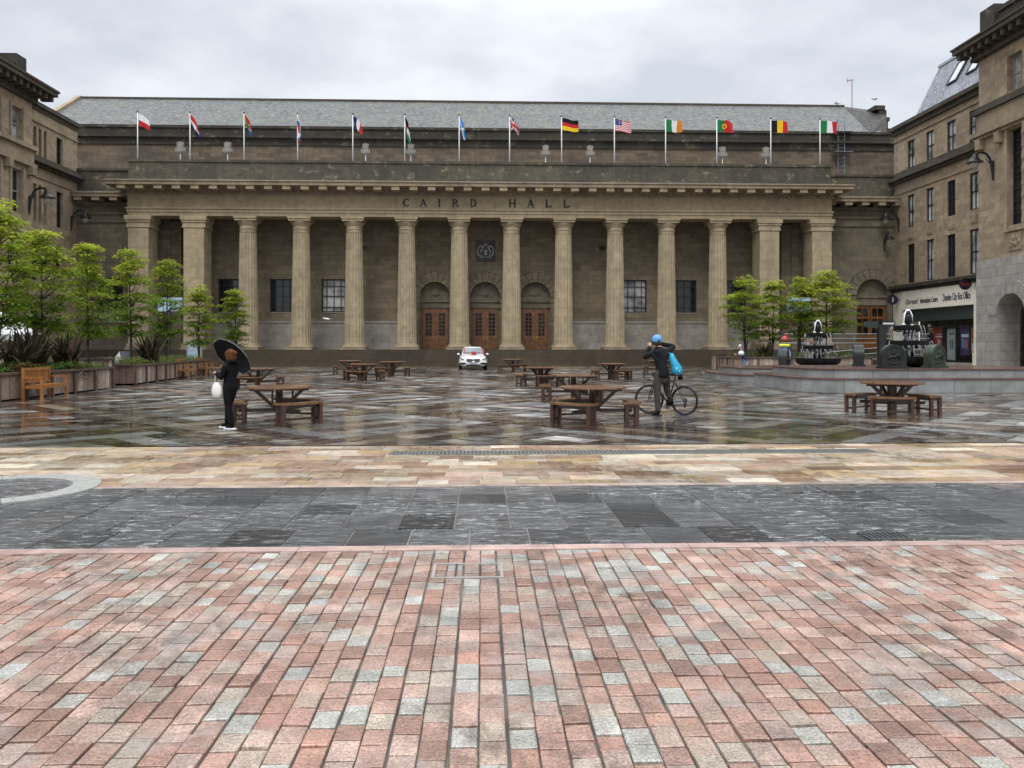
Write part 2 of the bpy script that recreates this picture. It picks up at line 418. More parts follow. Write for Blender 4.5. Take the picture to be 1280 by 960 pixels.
for x in (-27.55, -23.2, 23.2, 27.55):
    mb = MB(); w = .80
    mb.box(x-w, x+w, CY-.85, CY+.95, PZ+.5, 11.0)
    p = mb.build('square_pier', M['stone_warm'], hall)
    mb = MB(); mb.box(x-.92,x+.92,CY-.91,CY+1,11.0,11.12); mb.box(x-.88,x+.88,CY-.87,CY+.97,11.12,11.42); mb.box(x-.96,x+.96,CY-.95,CY+1.0,11.42,11.6); mb.box(x-1.04,x+1.04,CY-1.03,CY+1.0,11.6,11.935)
    mb.build('capital', M['stone_warm'], p)
    mb = MB(); mb.box(x-1.02,x+1.02,CY-1.0,CY+1,PZ,PZ+.2); mb.box(x-.94,x+.94,CY-.92,CY+.98,PZ+.2,PZ+.5); mb.build('base', M['stone_trim'], p)
# entablature
EX = 28.42
mb = MB()
mb.box(-EX, EX, FY, FY+1.7, 11.94, 12.22); mb.box(-EX-.05, EX+.05, FY-.05, FY+1.7, 12.22, 12.48); mb.box(-EX-.12, EX+.12, FY-.12, FY+1.7, 12.48, 12.60)
mb.build('architrave', M['stone_smooth'], hall)
mb = MB(); mb.box(-EX, EX, FY, FY+2, 12.6, 13.62); mb.build('frieze', M['stone_smooth'], hall)
mb = MB(); mb.box(-EX-.1, EX+.1, FY-.1, FY+2, 13.62, 13.70); mb.box(-EX-.08, EX+.08, FY-.08, FY+2, 13.70, 13.98)
k = -EX
while k < EX: mb.box(k, k+.11, FY-.2, FY-.08, 13.73, 13.96); k += .2
mb.build('dentil_course', M['stone_trim'], hall)
mb = MB()
mb.box(-EX-1.25, EX+1.25, FY-1.25, FY+2, 14.20, 14.47); mb.box(-EX-1.33, EX+1.33, FY-1.33, FY+2, 14.47, 14.56)
mb.box(-EX-.2, EX+.2, FY-.22, FY+2, 13.98, 14.20)
mb.build('cornice', M['stone_trim'], hall)
mb = MB(); k = -EX-.35
while k < EX+.3: mb.box(k, k+.62, FY-1.16, FY-.2, 13.90, 14.198); k += 1.423
mb.build('modillions', M['stone_smooth'], hall)
mb = MB(); mb.box(-EX-1.2, EX+1.2, FY-1.2, FY+.2, 14.562, 14.60); mb.build('lead_flashing', M['lead'], hall)
mb = MB(); mb.box(-EX+.1, EX-.1, FY-.02, FY+1.3, 14.6, 16.22); mb.box(-EX-.0, EX+.0, FY-.1, FY+1.4, 16.22, 16.42)
mb.box(-EX+.1-.04, EX-.06, FY-.06, FY+.3, 14.6, 14.85)
mb.build('parapet', M['stone_sooty'], hall)
mb = MB(); mb.box(-EX, EX, FY+1.2, 78.5, 14.0, 14.4); mb.build('portico_roof', M['lead'], hall)
# raised letters on the frieze
LET = {
 'I': [((.0,0),(.0,1))],
 'A': [((-.36,0),(0,1)), ((0,1),(.36,0)), ((-.2,.34),(.2,.34))],
 'H': [((-.33,0),(-.33,1)), ((.33,0),(.33,1)), ((-.33,.5),(.33,.5))],
 'L': [((-.24,0),(-.24,1)), ((-.24,.03),(.32,.03)), ((.32,.03),(.34,.24))],
}
def letter_mb(ch, x, zb, h):
    mb = MB(); y0, y1 = FY-.06, FY+.02; t = .17
    def st(a, b, w=t): 
        a = (x+a[0]*h, zb+a[1]*h); b = (x+b[0]*h, zb+b[1]*h)
        d = Vector((b[0]-a[0], b[1]-a[1])); L = d.length; d.normalize(); nn = Vector((-d.y, d.x))*w*h/2
        mb.prism([(a[0]-nn.x,a[1]-nn.y),(b[0]-nn.x,b[1]-nn.y),(b[0]+nn.x,b[1]+nn.y),(a[0]+nn.x,a[1]+nn.y)], y0, y1, 'y')
    def serif(cx, cz, w=.26): mb.box(x+(cx-w/2)*h, x+(cx+w/2)*h, y0-.004, y1, zb+(cz-.03)*h, zb+(cz+.03)*h)
    def arc(cx, cz, rx, rz, a0, a1, wmid=.2, n=14):
        for i in range(n):
            ta, tb = a0+(a1-a0)*i/n, a0+(a1-a0)*(i+1)/n
            wa, wb = (.08+wmid*abs(cos(q)) for q in (ta, tb)); p = []
            for q, s in ((ta,1),(tb,1)): p.append((x+(cx+rx*cos(q))*h, zb+(cz+rz*sin(q))*h))
            for q, w in ((tb,wb),(ta,wa)): p.append((x+(cx+(rx-w)*cos(q))*h, zb+(cz+(rz-min(w,.12))*sin(q))*h))
            mb.prism(p, y0, y1, 'y')
    if ch in LET:
        for i, (a, b) in enumerate(LET[ch]): st(a, b, .095 if (ch, i) in (('A',0),('A',2),('H',2),('L',1)) else .2)
        if ch == 'I': serif(0,0); serif(0,1)
        if ch == 'A': serif(-.36,0,.24); serif(.36,0,.26)
        if ch == 'H': [serif(a,b,.28) for a in (-.33,.33) for b in (0,1)]
        if ch == 'L': serif(-.24,1,.28); serif(-.24,0,.28)
    elif ch == 'C':
        arc(.06,.5,.5,.52, radians(48), radians(312)); st((.36,.78),(.38,1.0),.06); st((.36,.22),(.38,.02),.05)
    elif ch == 'D':
        st((-.3,0),(-.3,1),.15); serif(-.3,0,.24); serif(-.3,1,.24); st((-.3,.97),(-.1,.97),.06); st((-.3,.03),(-.1,.03),.06)
        arc(-.12,.5,.52,.5,-pi/2,pi/2)
    elif ch == 'R':
        st((-.26,0),(-.26,1),.15); serif(-.26,0,.28); serif(-.26,1,.24); st((-.26,.97),(.0,.97),.06); st((-.26,.49),(.0,.49),.06)
        arc(0,.73,.32,.27,-pi/2,pi/2); st((.02,.48),(.36,.02),.13); serif(.4,0,.18)
    return mb
letmat = plain('darkened_letter_bronze', (.012,.010,.008), .6, var=.4)
for ch, px in (('C',507.5),('A',529),('I',549),('R',569),('D',592),('H',640.5),('A',663),('L',685.5),('L',708)):
    letter_mb(ch, on_front(px, FY), 12.80, .60).build('letter', letmat, hall)
# wings either side
for s, xo in ((-1, -33.9), (1, 35.3)):
    a, b = (xo, -28.3) if s < 0 else (28.3, xo)
    mb = MB()
    if s < 0: wall_panel(mb, 'y', WY, -1, a, b, 0, 12.4, [(-31.9,-29.9,4.42,7.2)], [], .4)
    else: wall_panel(mb, 'y', WY, -1, a, b, 0, 12.4, [], [(33.05, 1.36, 1.2, 5.9)], .5)
    mb.build('wing_wall', M['stone_wing'], hall)
    mb = MB(); mb.box(a, b, WY-.12, WY+.3, 11.75, 11.95); mb.box(a, b, WY-.2, WY+.3, 12.4, 12.62); mb.box(a, b, WY-.02, WY+.3, 12.62, 13.1); mb.box(a, b, WY-.08, WY+.3, 11.95, 12.4)
    k = a
    while k < b-.12: mb.box(k, k+.12, WY-.26, WY-.02, 13.1, 13.38); k += .21
    mb.box(a, b, WY-.15, WY+.3, 13.1, 13.4)
    mb.build('wing_frieze', M['stone_wing'], hall)
    mb = MB(); mb.box(a, b, WY-1.15, WY+.3, 13.72, 13.98); mb.box(a, b, WY-1.22, WY+.3, 13.98, 14.1)
    k = a+.5
    while k < b-.6: mb.box(k, k+.62, WY-1.08, WY-.1, 13.42, 13.719); k += 1.43
    mb.build('wing_cornice', M['stone_trim'], hall)
    mb = MB(); mb.box(a, b, WY-1.1, WY+.1, 14.101, 14.14); mb.build('wing_flashing', M['lead'], hall)
    mb = MB(); mb.box(a, b, WY-.05, WY+.8, 14.14, 16.0); mb.box(a, b, WY-.15, WY+.9, 16.0, 16.2); mb.build('wing_parapet', M['stone_sooty'], hall)
    mb = MB(); mb.box(a, b, WY+.7, 78.5, 14.0, 14.5); mb.build('wing_roof', M['lead'], hall)
    mb = MB(); mb.box(a, b, WY-.14, WY+.1, 3.5, 3.68); mb.build('wing_string_course', M['stone_dado'], hall) if s < 0 else None
    if s < 0:
        mb = MB()
        for q in (-1.0,-.3,.3,.94): mb.box(-30.9+q,-30.84+q,WY+.1,WY+.2,4.42,7.2)
        for z in (4.42,5.3,6.3,7.14): mb.box(-31.9,-29.9,WY+.095,WY+.195,z,z+.06)
        w = mb.build('window', M['dark_frame'], hall); mb = MB(); mb.box(-31.9,-29.9,WY+.22,WY+.24,4.42,7.2); mb.build('pane', M['glass'], w)
    else:
        x = 33.05
        mb = MB(); ring_blocks(mb, 'y', WY, -1, x, 5.9, 1.38, 2.2, 11, .12, .028, back=1)
        for q in (-1, 1):
            z = PZ
            for kk in range(9):
                w = (.8,.6)[kk%2]; x0, x1 = x+q*1.38, x+q*(1.38+(w if q < 0 else .35)); mb.box(min(x0,x1), max(x0,x1), WY-.05, WY+.1, z, z+.49); z += .505
        arch = mb.build('door_arch', [M['stone_wing'], M['stone_black']], hall)
        mb = MB(); y = WY+.45; mb.prism([(x+1.45*cos(pi*i/16), 5.9+1.45*sin(pi*i/16)) for i in range(17)], y+.06, y+.12, 'y'); mb.box(x-1.35,x+1.35,y-.15,y+.1,5.05,5.9); mb.box(x-1.35,x+1.35,y-.25,y+.1,5.7,5.899)
        mb.build('tympanum', M['stone_wing'], arch)
        mb = MB(); mb.box(x-1.5,x+1.5,y+.055,y+.15,PZ,5.05)
        door = mb.build('door', M['oak'], hall)
        for q in (-1,1):
            c = x+q*.65; mb = MB()
            for e in (-.6,.48): mb.box(c+e,c+e+.12,y-.06,y,PZ+.03,5.0)
            for z0,z1 in ((PZ+.03,1.6),(2.3,2.5),(3.9,4.1),(4.8,5.0)): mb.box(c-.48,c+.48,y-.06,y,z0,z1)
            mb.box(c-.03,c+.03,y-.055,y,2.5,4.8)
            mb.build('door_leaf', M['oak'], door)
            mb = MB(); mb.box(c-.48,c+.48,y-.02,y-.005,2.5,4.8); mb.build('glazing', M['door_glass'], door)
# auditorium block behind
UY = 78.0
mb = MB(); mb.box(-44, 45, UY, UY+24, 12, 20.9); mb.box(-44.1, 45.1, UY-.12, UY+24, 17.9, 18.15); mb.build('upper_wall', M['stone_upper'], hall)
mb = MB(); mb.box(-44.2, 45.2, UY-.15, UY+24.2, 20.9, 21.55); mb.box(-44.5, 45.5, UY-.5, UY+24.5, 21.55, 21.75); mb.box(-44.1, 45.1, UY-.1, UY+24.1, 21.75, 22.5); mb.box(-44.2, 45.2, UY-.25, UY+24.2, 22.5, 22.75)
mb.build('upper_cornice', M['stone_black'], hall)
RZ = 28.0; RYF, RYB = UY+.4, UY+23.6; RYM = UY+9.0
xl, xr = -44.0, 39.9; hl, hr = -43.6, on_front(1055, RYM)
mb = MB()
mb.quad((xl,RYF,22.7),(xr,RYF,22.7),(hr,RYM,RZ),(hl,RYM,RZ))
mb.quad((xl,RYB,22.7),(xr,RYB,22.7),(hr,RYM+5,RZ),(hl,RYM+5,RZ)); mb.quad((hl,RYM,RZ),(hr,RYM,RZ),(hr,RYM+5,RZ),(hl,RYM+5,RZ))
mb.quad((xl,RYF,22.7),(hl,RYM,RZ),(hl,RYM+5,RZ),(xl,RYB,22.7))
mb.build('roof', M['slate'], hall)
xe = on_front(1089, RYF)
mb = MB(); 
mb.v += [(xe,RYF,22.72),(on_front(1109,79.5),79.5,22.72),(on_front(1108,82),82,25.6),(on_front(1098,88.2),88.2,27.95),(hr,RYM,RZ+.02),(hr,RYM+5,RZ+.02),(on_front(1109,84),100,22.7)]
mb.face((0,1,2)); mb.face((0,2,4)); mb.face((2,3,4)); mb.face((4,3,5)); mb.face((1,6,2)); mb.face((2,6,3)); mb.face((3,6,5)); mb.build('roof_hip', M['slate_dark'], hall)
mb = MB(); xa, xb = on_front(1099, 83), on_front(1110, 83)
mb.box(xa+.1, xb, 83, 86, 22.5, 25.3); mb.box(xa-.1, xb+.12, 82.85, 86.2, 25.3, 25.7); mb.box(xa, xb-.15, 83, 86, 25.7, 26.5); mb.box(xa-.5, xb-.35, 82.9, 86.1, 26.5, 26.95); mb.box(xa+.3, xb+.15, 82.8, 86, 24.2, 24.5)
mb.build('gable_stack', M['stone_black'], hall)
mb = MB(); mb.bar((hl,RYM,RZ+.05),(hr,RYM,RZ+.05),.3,.22); mb.build('ridge_tiles', M['stone_cornice'], hall)
mb = MB(); mb.bar((xl+.7,RYF+.2,22.9),(hl+.4,RYM,RZ+.15),.5,.3); mb.build('verge_coping', M['stone_smooth'], hall)
# ladder on the upper wall
mb = MB(); lx = on_front(1052, UY-.4)
for q in (-.32,.32): mb.tube([(lx+q,UY-.35,15.0),(lx+q,UY-.35,24.0)], .035, 6)
for k in range(24): mb.tube([(lx-.32,UY-.35,15.2+.37*k),(lx+.32,UY-.35,15.2+.37*k)], .022, 5)
for z in (17.2,18.2,19.2,20.0):
    mb.tube([(lx+.32*cos(t)+.0+.25*sin(t)*0, UY-.35-.75*sin(t), z) for t in [pi*i/8 for i in range(9)]], .025, 5)
for z in (20.6,22.6): mb.box(lx-.9,lx+.9,UY-.9,UY-.1,z,z+.06)
mb.build('roof_ladder', plain('galvanised_steel', (.22,.25,.28), .45, .6), hall)
# coat of arms
cx, cz, cy = 0.02, 9.66, BY-.09
crest = MB(); crest.box(cx-.80,cx+.80,cy,cy+.12,cz-.88,cz+.88)
crest = crest.build('crest_panel', plain('crest_slate', (.022,.025,.024), .5), hall)
mb = MB()
for q in (-.80,.74): mb.box(cx+q,cx+q+.06,cy-.05,cy-.001,cz-.88,cz+.88)
for q in (-.88,.82): mb.box(cx-.74,cx+.74,cy-.05,cy-.001,cz+q,cz+q+.06)
mb.build('border', M['black_metal'], crest)
mb = MB()
for s in (-1,1):
    mb.tube([(cx+s*p[0],cy-.03,cz+p[1]) for p in ((.16,.18),(.26,.34),(.42,.38),(.55,.30),(.66,.10),(.68,-.15),(.60,-.38),(.44,-.5),(.3,-.42),(.34,-.3))], [.03,.05,.06,.05,.05,.07,.08,.06,.04,.02], 6)
    mb.tube([(cx+s*p[0],cy-.03,cz+p[1]) for p in ((.28,.30),(.30,.1),(.40,-.05),(.44,-.28))], [.05,.06,.07,.03], 6)
    mb.tube([(cx+s*p[0],cy-.03,cz+p[1]) for p in ((.30,.22),(.2,.34),(.12,.28))], [.05,.04,.02], 6)
    mb.tube([(cx+s*p[0],cy-.03,cz+p[1]) for p in ((.05,-.52),(.2,-.57),(.36,-.55),(.5,-.6))], [.03,.04,.04,.02], 6)
mb.build('wyvern_relief', plain('painted_relief_white', (.42,.44,.42), .5, var=.5, scale=9), crest, smooth=True)
mb = MB(); mb.prism([(cx-.22,cz+.1),(cx+.22,cz+.1),(cx+.22,cz-.2),(cx+.1,cz-.4),(cx,cz-.46),(cx-.1,cz-.4),(cx-.22,cz-.2)], cy-.04, cy-.002, 'y')
mb.build('shield', plain('shield_blue', (.05,.07,.10), .5), crest)
mb = MB()
for dx, dz in ((-.1,-.02),(.1,-.02),(0,.04)): mb.ball((cx+dx,cy-.05,cz+dz), .055, 6, (1,.5,1)); mb.tube([(cx+dx,cy-.055,cz+dz),(cx,cy-.055,cz-.28)], .018, 5)
mb.prism([(cx-.1,cz-.24),(cx+.1,cz-.24),(cx+.06,cz-.38),(cx-.06,cz-.38)], cy-.07, cy-.03, 'y')
mb.build('lily_pot', plain('lily_grey', (.5,.52,.52), .5), crest)
mb = MB()
for dx, dz in ((-.12,.52),(.12,.52),(0,.58),(-.06,.45),(.06,.45)): mb.ball((cx+dx,cy-.04,cz+dz), .08, 6, (1,.5,1))
mb.build('motto_flower', plain('faded_pink', (.42,.2,.2), .6), crest)

# cameras on the portico wall
for px, lab in ((456.5,'small black security camera on the hall wall above the fourth window bay from the left'), (753,'small black security camera on the hall wall right of the coat of arms')):
    x = on_front(px, BY-.3); t = thing('security_camera', lab, 'security camera', (x, BY-.02, 9.9))
    mb = MB(); mb.bar((0,-.02,0),(0,-.28,.02),.05); mb.box(-.08,.08,-.04,.0,-.1,.1); mb.build('bracket', M['black_metal'], t, world=False)
    mb = MB(); mb.bar((-.25,-.34,.02),(.2,-.28,-.02),.2,.2); mb.build('camera_body', M['black_metal'], t, world=False)

# crown-shaped lights on the portico roof
crownmat = plain('pale_weathered_stone', (.27,.255,.225), .7, var=.3, scale=5)
px8 = [(225.5,'left of the Dutch tricolour'),(284.5,'left of the South African flag'),(457,'right of the French tricolour'),(513.5,'under the drooping green and black flag'),(682,'left of the German flag'),(737.5,'left of the American flag'),(903,'right of the Portuguese flag pole'),(957.5,'left of the Belgian flag')]
proto = None
for px, where in px8:
    d = thing('crown_ornament', 'pale crown shaped ornament on the hall parapet, '+where, 'ornament', (on_front(px,66.0), 66.0, 15.2), 0, 'crown ornaments along the portico roof') if proto is None else None
    if proto is None:
        proto = d; d.scale = (.74,.74,.77)
        mb = MB(); mb.tube([(0,0,0),(0,0,2.9)], .055, 8); mb.build('post', M['white_paint'], d, world=False)
        mb = MB(); mb.box(-.46,.46,-.3,.3,2.8,2.98); mb.box(-.36,.36,-.26,.26,2.72,2.8); mb.box(-.40,.40,-.24,.24,2.98,3.14)
        for q in (-.42,.42): mb.prism([(q-.08,2.98),(q+.08,2.98),(q*1.08+.03,3.22),(q*1.08-.03,3.22)], -.2,.2,'y')
        mb.build('cradle', crownmat, d, world=False)
        mb = MB(); mb.box(-.28,.28,-.2,.2,3.14,3.72); mb.box(-.33,.33,-.22,.22,3.3,3.4); mb.box(-.33,-.2,-.2,.2,3.55,3.8); mb.box(.2,.33,-.2,.2,3.55,3.8); mb.box(-.12,.12,-.2,.2,3.55,3.86)
        mb.build('crown', crownmat, d, world=False)
    else:
        d = dup(proto); d.location = (on_front(px,66.0), 66.0, 15.2); d['label'] = 'pale crown shaped ornament on the hall parapet, '+where

# ---- flags ------------------------------------------------------------------
RED,WHT,BLU,GRN,YEL,BLK,NAV,ORG,SKY_ = (.55,.03,.035),(.78,.78,.78),(.03,.10,.36),(.02,.20,.07),(.85,.56,.03),(.012,.012,.014),(.02,.03,.13),(.72,.22,.03),(.06,.25,.62)
def f_pol(u,v): return WHT if v > .5 else RED
def f_ned(u,v): return RED if v > .667 else WHT if v > .333 else NAV
def f_rsa(u,v):
    d = abs(v-.5)*2
    if u < .42*(1-d)*.75: return BLK
    if u < .42*(1-d)*.75+.07 : return YEL
    if d < .2 or abs(d - (1-u/.5)) < .2 and u < .5: return GRN
    if d < .32: return WHT
    return RED if v > .5 else BLU
def f_rus(u,v): return WHT if v > .667 else BLU if v > .333 else RED
def f_fra(u,v): return NAV if u < .333 else WHT if u < .667 else RED
def f_pal(u,v): return RED if u < .4*(1-abs(v-.5)*2) else BLK if v > .667 else WHT if v > .333 else GRN
def f_sco(u,v): return WHT if abs(abs(u-.5)-abs(v-.5)) < .07 else SKY_
def f_uk(u,v):
    if abs(u-.5) < .06 or abs(v-.5) < .1: return RED
    if abs(u-.5) < .10 or abs(v-.5) < .17: return WHT
    d = abs(abs(u-.5)-abs(v-.5)); return RED if d < .035 else WHT if d < .11 else NAV
def f_ger(u,v): return BLK if v > .667 else RED if v > .333 else YEL
def f_usa(u,v):
    if u < .4 and v > .46: return WHT if (int(u*30)%3 == 1 and int(v*26)%3 == 1) else NAV
    return RED if int(v*13)%2 == 0 else WHT
def f_irl(u,v): return GRN if u < .333 else WHT if u < .667 else ORG
def f_por(u,v): return (YEL if hypot((u-.4)*1.5, v-.5) > .12 else RED) if hypot((u-.4)*1.5, v-.5) < .2 else GRN if u < .4 else RED
def f_bel(u,v): return BLK if u < .333 else YEL if u < .667 else RED
def f_ita(u,v): return GRN if u < .333 else WHT if u < .667 else RED
flagmat = tinted('flag_cloth', .8, .12, 3, .2, bump=0, translucent=.3)
polemat = M['white_paint']
FL = [(172,f_pol,.62,.9,0,'white over red flag'),(237.5,f_ned,.42,1.9,0,'red white and navy striped flag hanging folded'),(305,f_rsa,.38,1.7,0,'green yellow and blue flag drooping'),(372,f_rus,.06,2.6,0,'white blue and red flag hanging limp against its pole'),(441,f_fra,.5,1.3,0,'blue white and red vertical tricolour dipping'),(506,f_pal,.24,2.4,0,'black white green and red flag drooping'),(574,f_sco,.28,1.9,0,'sky blue flag with a white diagonal cross'),(637,f_uk,.5,.95,.1,'red white and blue Union flag'),(702,f_ger,.93,.42,.3,'black red and gold flag'),(768,f_usa,.95,.5,.3,'stars and stripes flag'),(832,f_irl,.9,.4,.3,'green white and orange flag'),(896,f_por,.95,.35,.2,'green and red flag with a yellow round emblem'),(963.5,f_bel,.95,.2,.2,'black yellow and red flag'),(1025,f_ita,1.0,.05,.2,'green white and red flag')]
for i, (px, fn, reach, droop, lift, lab) in enumerate(FL):
    Y = 65.2; x = on_front(px, Y)
    t = thing('flagpole', 'white flagpole flying a ' + lab, 'flagpole', (x, Y, 16.4), 0, 'flagpoles along the hall parapet')
    mb = MB(); mb.tube([(0,0,-.3),(0,0,3.9)], [.052,.036], 8); mb.build('pole', polemat, t, world=False, smooth=True)
    mb = MB(); mb.ball((0,0,3.96), .08, 8); mb.build('finial', M['dark_frame'], t, world=False)
    mb = MB(); nu, nv, L, Hh = 36, 26, 1.42, 1.0
    base = len(mb.v)
    for a in range(nu+1):
        u = a/nu
        for b in range(nv+1):
            v = b/nv
            # the cloth hangs from the hoist edge; the fly end falls by droop
            X = .05 + L*reach*(u**.9) ; Z = 3.8 - Hh*(1-v)*(1 - .25*u*min(droop,1)*(1-v)) - droop*.62*u**1.25 + .10*lift*sin(u*(4+i%3)+i)
            Yo = (.12+.05*(i%4))*sin(u*(6+i%3)+v*(1.3+.5*(i%2))+i)*u + .10*(1-reach)*sin(u*15+v*3)
            X += .05*(1-reach)*sin(v*5+u*6)*2
            mb.v.append((X, Yo, Z))
    for a in range(nu):
        for b in range(nv):
            q = base + a*(nv+1)+b; mb.face((q, q+nv+1, q+nv+2, q+1), 0, fn((a+.5)/nu, (b+.5)/nv))
    mb.build('flag', flagmat, t, world=False, smooth=True, fix=False)
# antenna
ax = on_front(1065, 86); t = thing('roof_antenna', 'thin reddish aerial mast on the hall roof', 'aerial', (ax, 86, 27.6))
mb = MB(); mb.tube([(0,0,-.3),(0,0,3.1)], .045, 6); mb.build('mast', plain('rusty_red_steel', (.35,.16,.13), .6), t, world=False)
mb = MB(); mb.tube([(.15,0,3.05),(-.6,0,2.95)], .04, 6); mb.tube([(-.5,0,2.7),(-.5,0,3.2)], .03, 5); mb.tube([(-.25,0,2.8),(-.25,0,3.2)], .03, 5); mb.build('aerial_arm', bpy.data.materials['rusty_red_steel'], t, world=False)
# ============================ SIDE BUILDINGS ================================
def sash(parent, ax, pl, dirn, uc, w, z0, z1, gm, fm, rec=.28, bars=(.5,), vb=True):
    """window set back in its opening: frame with a pane as its sub-part"""
    mb = MB()
    def bx(ua, ub, za, zb, ta, tb, mbx):
        p0, p1 = pl - dirn*ta, pl - dirn*tb; lo, hi = min(p0,p1), max(p0,p1)
        mbx.box(lo, hi, ua, ub, za, zb) if ax == 'x' else mbx.box(ua, ub, lo, hi, za, zb)
    a, b = uc-w/2+.003, uc+w/2-.003
    bx(a, a+.07, z0, z1, rec-.08, rec, mb); bx(b-.07, b, z0, z1, rec-.08, rec, mb)
    bx(a+.07, b-.07, z0, z0+.08, rec-.08, rec, mb); bx(a+.07, b-.07, z1-.08, z1, rec-.08, rec, mb)
    for f in bars: zz = z0+(z1-z0)*f; bx(a+.07, b-.07, zz-.04, zz+.04, rec-.07, rec, mb)
    if vb: bx(uc-.025, uc+.025, z0+.08, z1-.08, rec-.06, rec, mb)
    o = mb.build('window', fm, parent)
    mb = MB(); bx(a, b, z0, z1, rec+.004, rec+.02, mb); mb.build('pane', gm, o)
    return o
def along(mb, X0, X1, y0, y1, z0, z1): mb.box(min(X0,X1), max(X0,X1), y0, y1, z0, z1)

# ---- right-hand range with the shop -----------------------------------------
XR = 34.95
rb = thing('side_building', 'four storey buff sandstone building with a mansard roof and a cream shop front', 'building', (XR, 60, 0))
Ys = [64.5, 61.7, 58.85, 56.05]
tops = [(y-.55, y+.55, 16.25, 18.5) for y in Ys]; mids = [(y-.52, y+.52, 11.35, 14.0) for y in Ys]; lows = [(y-.52, y+.52, 6.75, 9.95) for y in Ys]
mb = MB(); wall_panel(mb, 'x', XR, -1, 53.0, 67.2, 6.6, 19.9, tops+mids+lows, [], .3)
mb.box(XR+.3, XR+2, 66.9, 69, 0, 13.9); mb.quad((XR,53,0),(XR,53,6.6),(XR+12,53,6.6),(XR+12,53,0)); mb.quad((XR,67.2,6.6),(XR+10,67.2,6.6),(XR+10,67.2,19.9),(XR,67.2,19.9))
mb.build('wall', M['stone_side'], rb)
for i, y in enumerate(Ys):
    for (z0, z1), gm in (((16.25,18.5), M['glass_pale']), ((11.35,14.0), M['glass_pale'] if i != 2 else M['glass']), ((6.75,9.95), M['glass_pale'] if i in (1,3) else M['glass'])):
        sash(rb, 'x', XR, -1, y, 1.1 if z0 > 15 else 1.04, z0, z1, gm, M['dark_frame'], .17)
    mb = MB(); along(mb, XR-.06, XR+.05, y-.4, y+.4, 10.35, 10.95); along(mb, XR-.09, XR+.05, y-.28, y+.28, 10.48, 10.82); mb.build('spandrel_panel', M['stone_trim'], rb)
mb = MB(); along(mb, XR-.12, XR+.1, 53.9, 67.1, 18.85, 18.95); along(mb, XR-.10, XR+.1, 53.9, 67.1, 14.35, 14.5); mb.build('string_course', M['stone_trim'], rb)
mb = MB(); along(mb, XR-.3, XR+.3, 53.9, 67.1, 15.25, 15.45); along(mb, XR-.6, XR+.3, 53.9, 67.1, 15.45, 15.7); along(mb, XR-.12, XR+.3, 53.9, 67.1, 15.7, 16.2)
mb.build('sill_cornice', M['stone_cornice'], rb)
mb = MB(); along(mb, XR-.25, XR+.4, 53.9, 67.19, 19.4, 19.75); along(mb, XR-.55, XR+.4, 53.9, 67.19, 19.75, 20.05); mb.build('eaves_cornice', M['stone_cornice'], rb)
mb = MB(); A = (XR+.2,64.6,20.0); B = (XR+.2,40,20.0); C = (XR+2.9,40,24.8); D = (XR+2.9,65.4,24.8)
mb.quad(A,B,C,D); mb.v += [(XR+12,65.4,24.8),(XR+12,64.6,20.0)]; mb.face((0,3,4,5)); mb.v += [(XR+12,40,24.8)]; mb.face((3,2,6,4))
roof = mb.build('mansard_roof', M['slate_blue'], rb)
mb = MB(); mb.bar((XR+2.9,40,24.85),(XR+2.9,65.4,24.85),.25,.2); mb.build('roof_ridge', M['lead'], roof)
sl = Vector((2.7,0,4.8)).normalized(); nn = Vector((-4.8,0,2.7)).normalized()
for y0, y1 in ((60.3,61.6),(57.8,59.1)):
    o = Vector((XR+.2,y0,20.0)) + sl*2.3 + nn*.02
    mb = MB()
    mb.obox(o, (0,y1-y0,0), sl*.12, nn*.14); mb.obox(o+sl*1.98, (0,y1-y0,0), sl*.12, nn*.14); mb.obox(o+sl*.12, (0,.12,0), sl*1.86, nn*.14); mb.obox(o+sl*.12+Vector((0,y1-y0-.12,0)), (0,.12,0), sl*1.86, nn*.14)
    w = mb.build('skylight', M['dark_frame'], roof)
for y0, y1 in ((60.3,61.6),(57.8,59.1)):
    o = Vector((XR+.2,y0,20.0)) + sl*2.3 + nn*.02
    mb = MB(); mb.obox(o+sl*.1+Vector((0,.1,0)), (0,y1-y0-.2,0), sl*1.9, nn*.1); mb.build('skylight_glass', M['skylight'], roof)
# shop front: cream frame, awning box, windows and posters
cream = plain('cream_shop_paint', (.85,.80,.67), .5, var=.12, scale=1.5)
mb = MB(); along(mb, XR-.35, XR+.3, 54.05, 67.0, 6.10, 6.35); along(mb, XR-.6, XR+.3, 54.05, 67.0, 6.35, 6.62); mb.build('shop_cornice', M['stone_black'], rb)
mb = MB(); along(mb, XR-.16, XR+.3, 65.5, 66.4, 0, 6.1); along(mb, XR-.1, XR+.3, 66.4, 67.15, 0, 6.1); mb.build('shop_pilaster', cream, rb)
mb = MB(); along(mb, XR-.22, XR+.3, 54.3, 55.75, 0, 5.6); along(mb, XR-.28, XR+.3, 54.2, 55.8, 0, 1.1); mb.build('shop_pilaster', cream, rb)
mb = MB(); along(mb, XR-.05, XR+.3, 55.75, 65.5, 0, .34); mb.build('stall_riser', M['granite'], rb)
mb = MB(); along(mb, XR+.10, XR+.3, 55.75, 65.5, 3.55, 4.75)
for y in (57.6,57.3,60.0,60.3,62.4,62.7): along(mb, XR+.06, XR+.1, y, y+.1, 4.0, 4.2)
mb.build('blind_box', plain('dark_green_grey_blind', (.045,.06,.06), .4), rb)
mb = MB()
for y in (55.75, 58.4, 60.1, 62.6, 65.4): along(mb, XR+.1, XR+.22, y, y+.1, .34, 3.55)
along(mb, XR+.1, XR+.22, 55.75, 65.5, 3.0, 3.08)
mb.build('shop_window_frame', M['dark_frame'], rb)
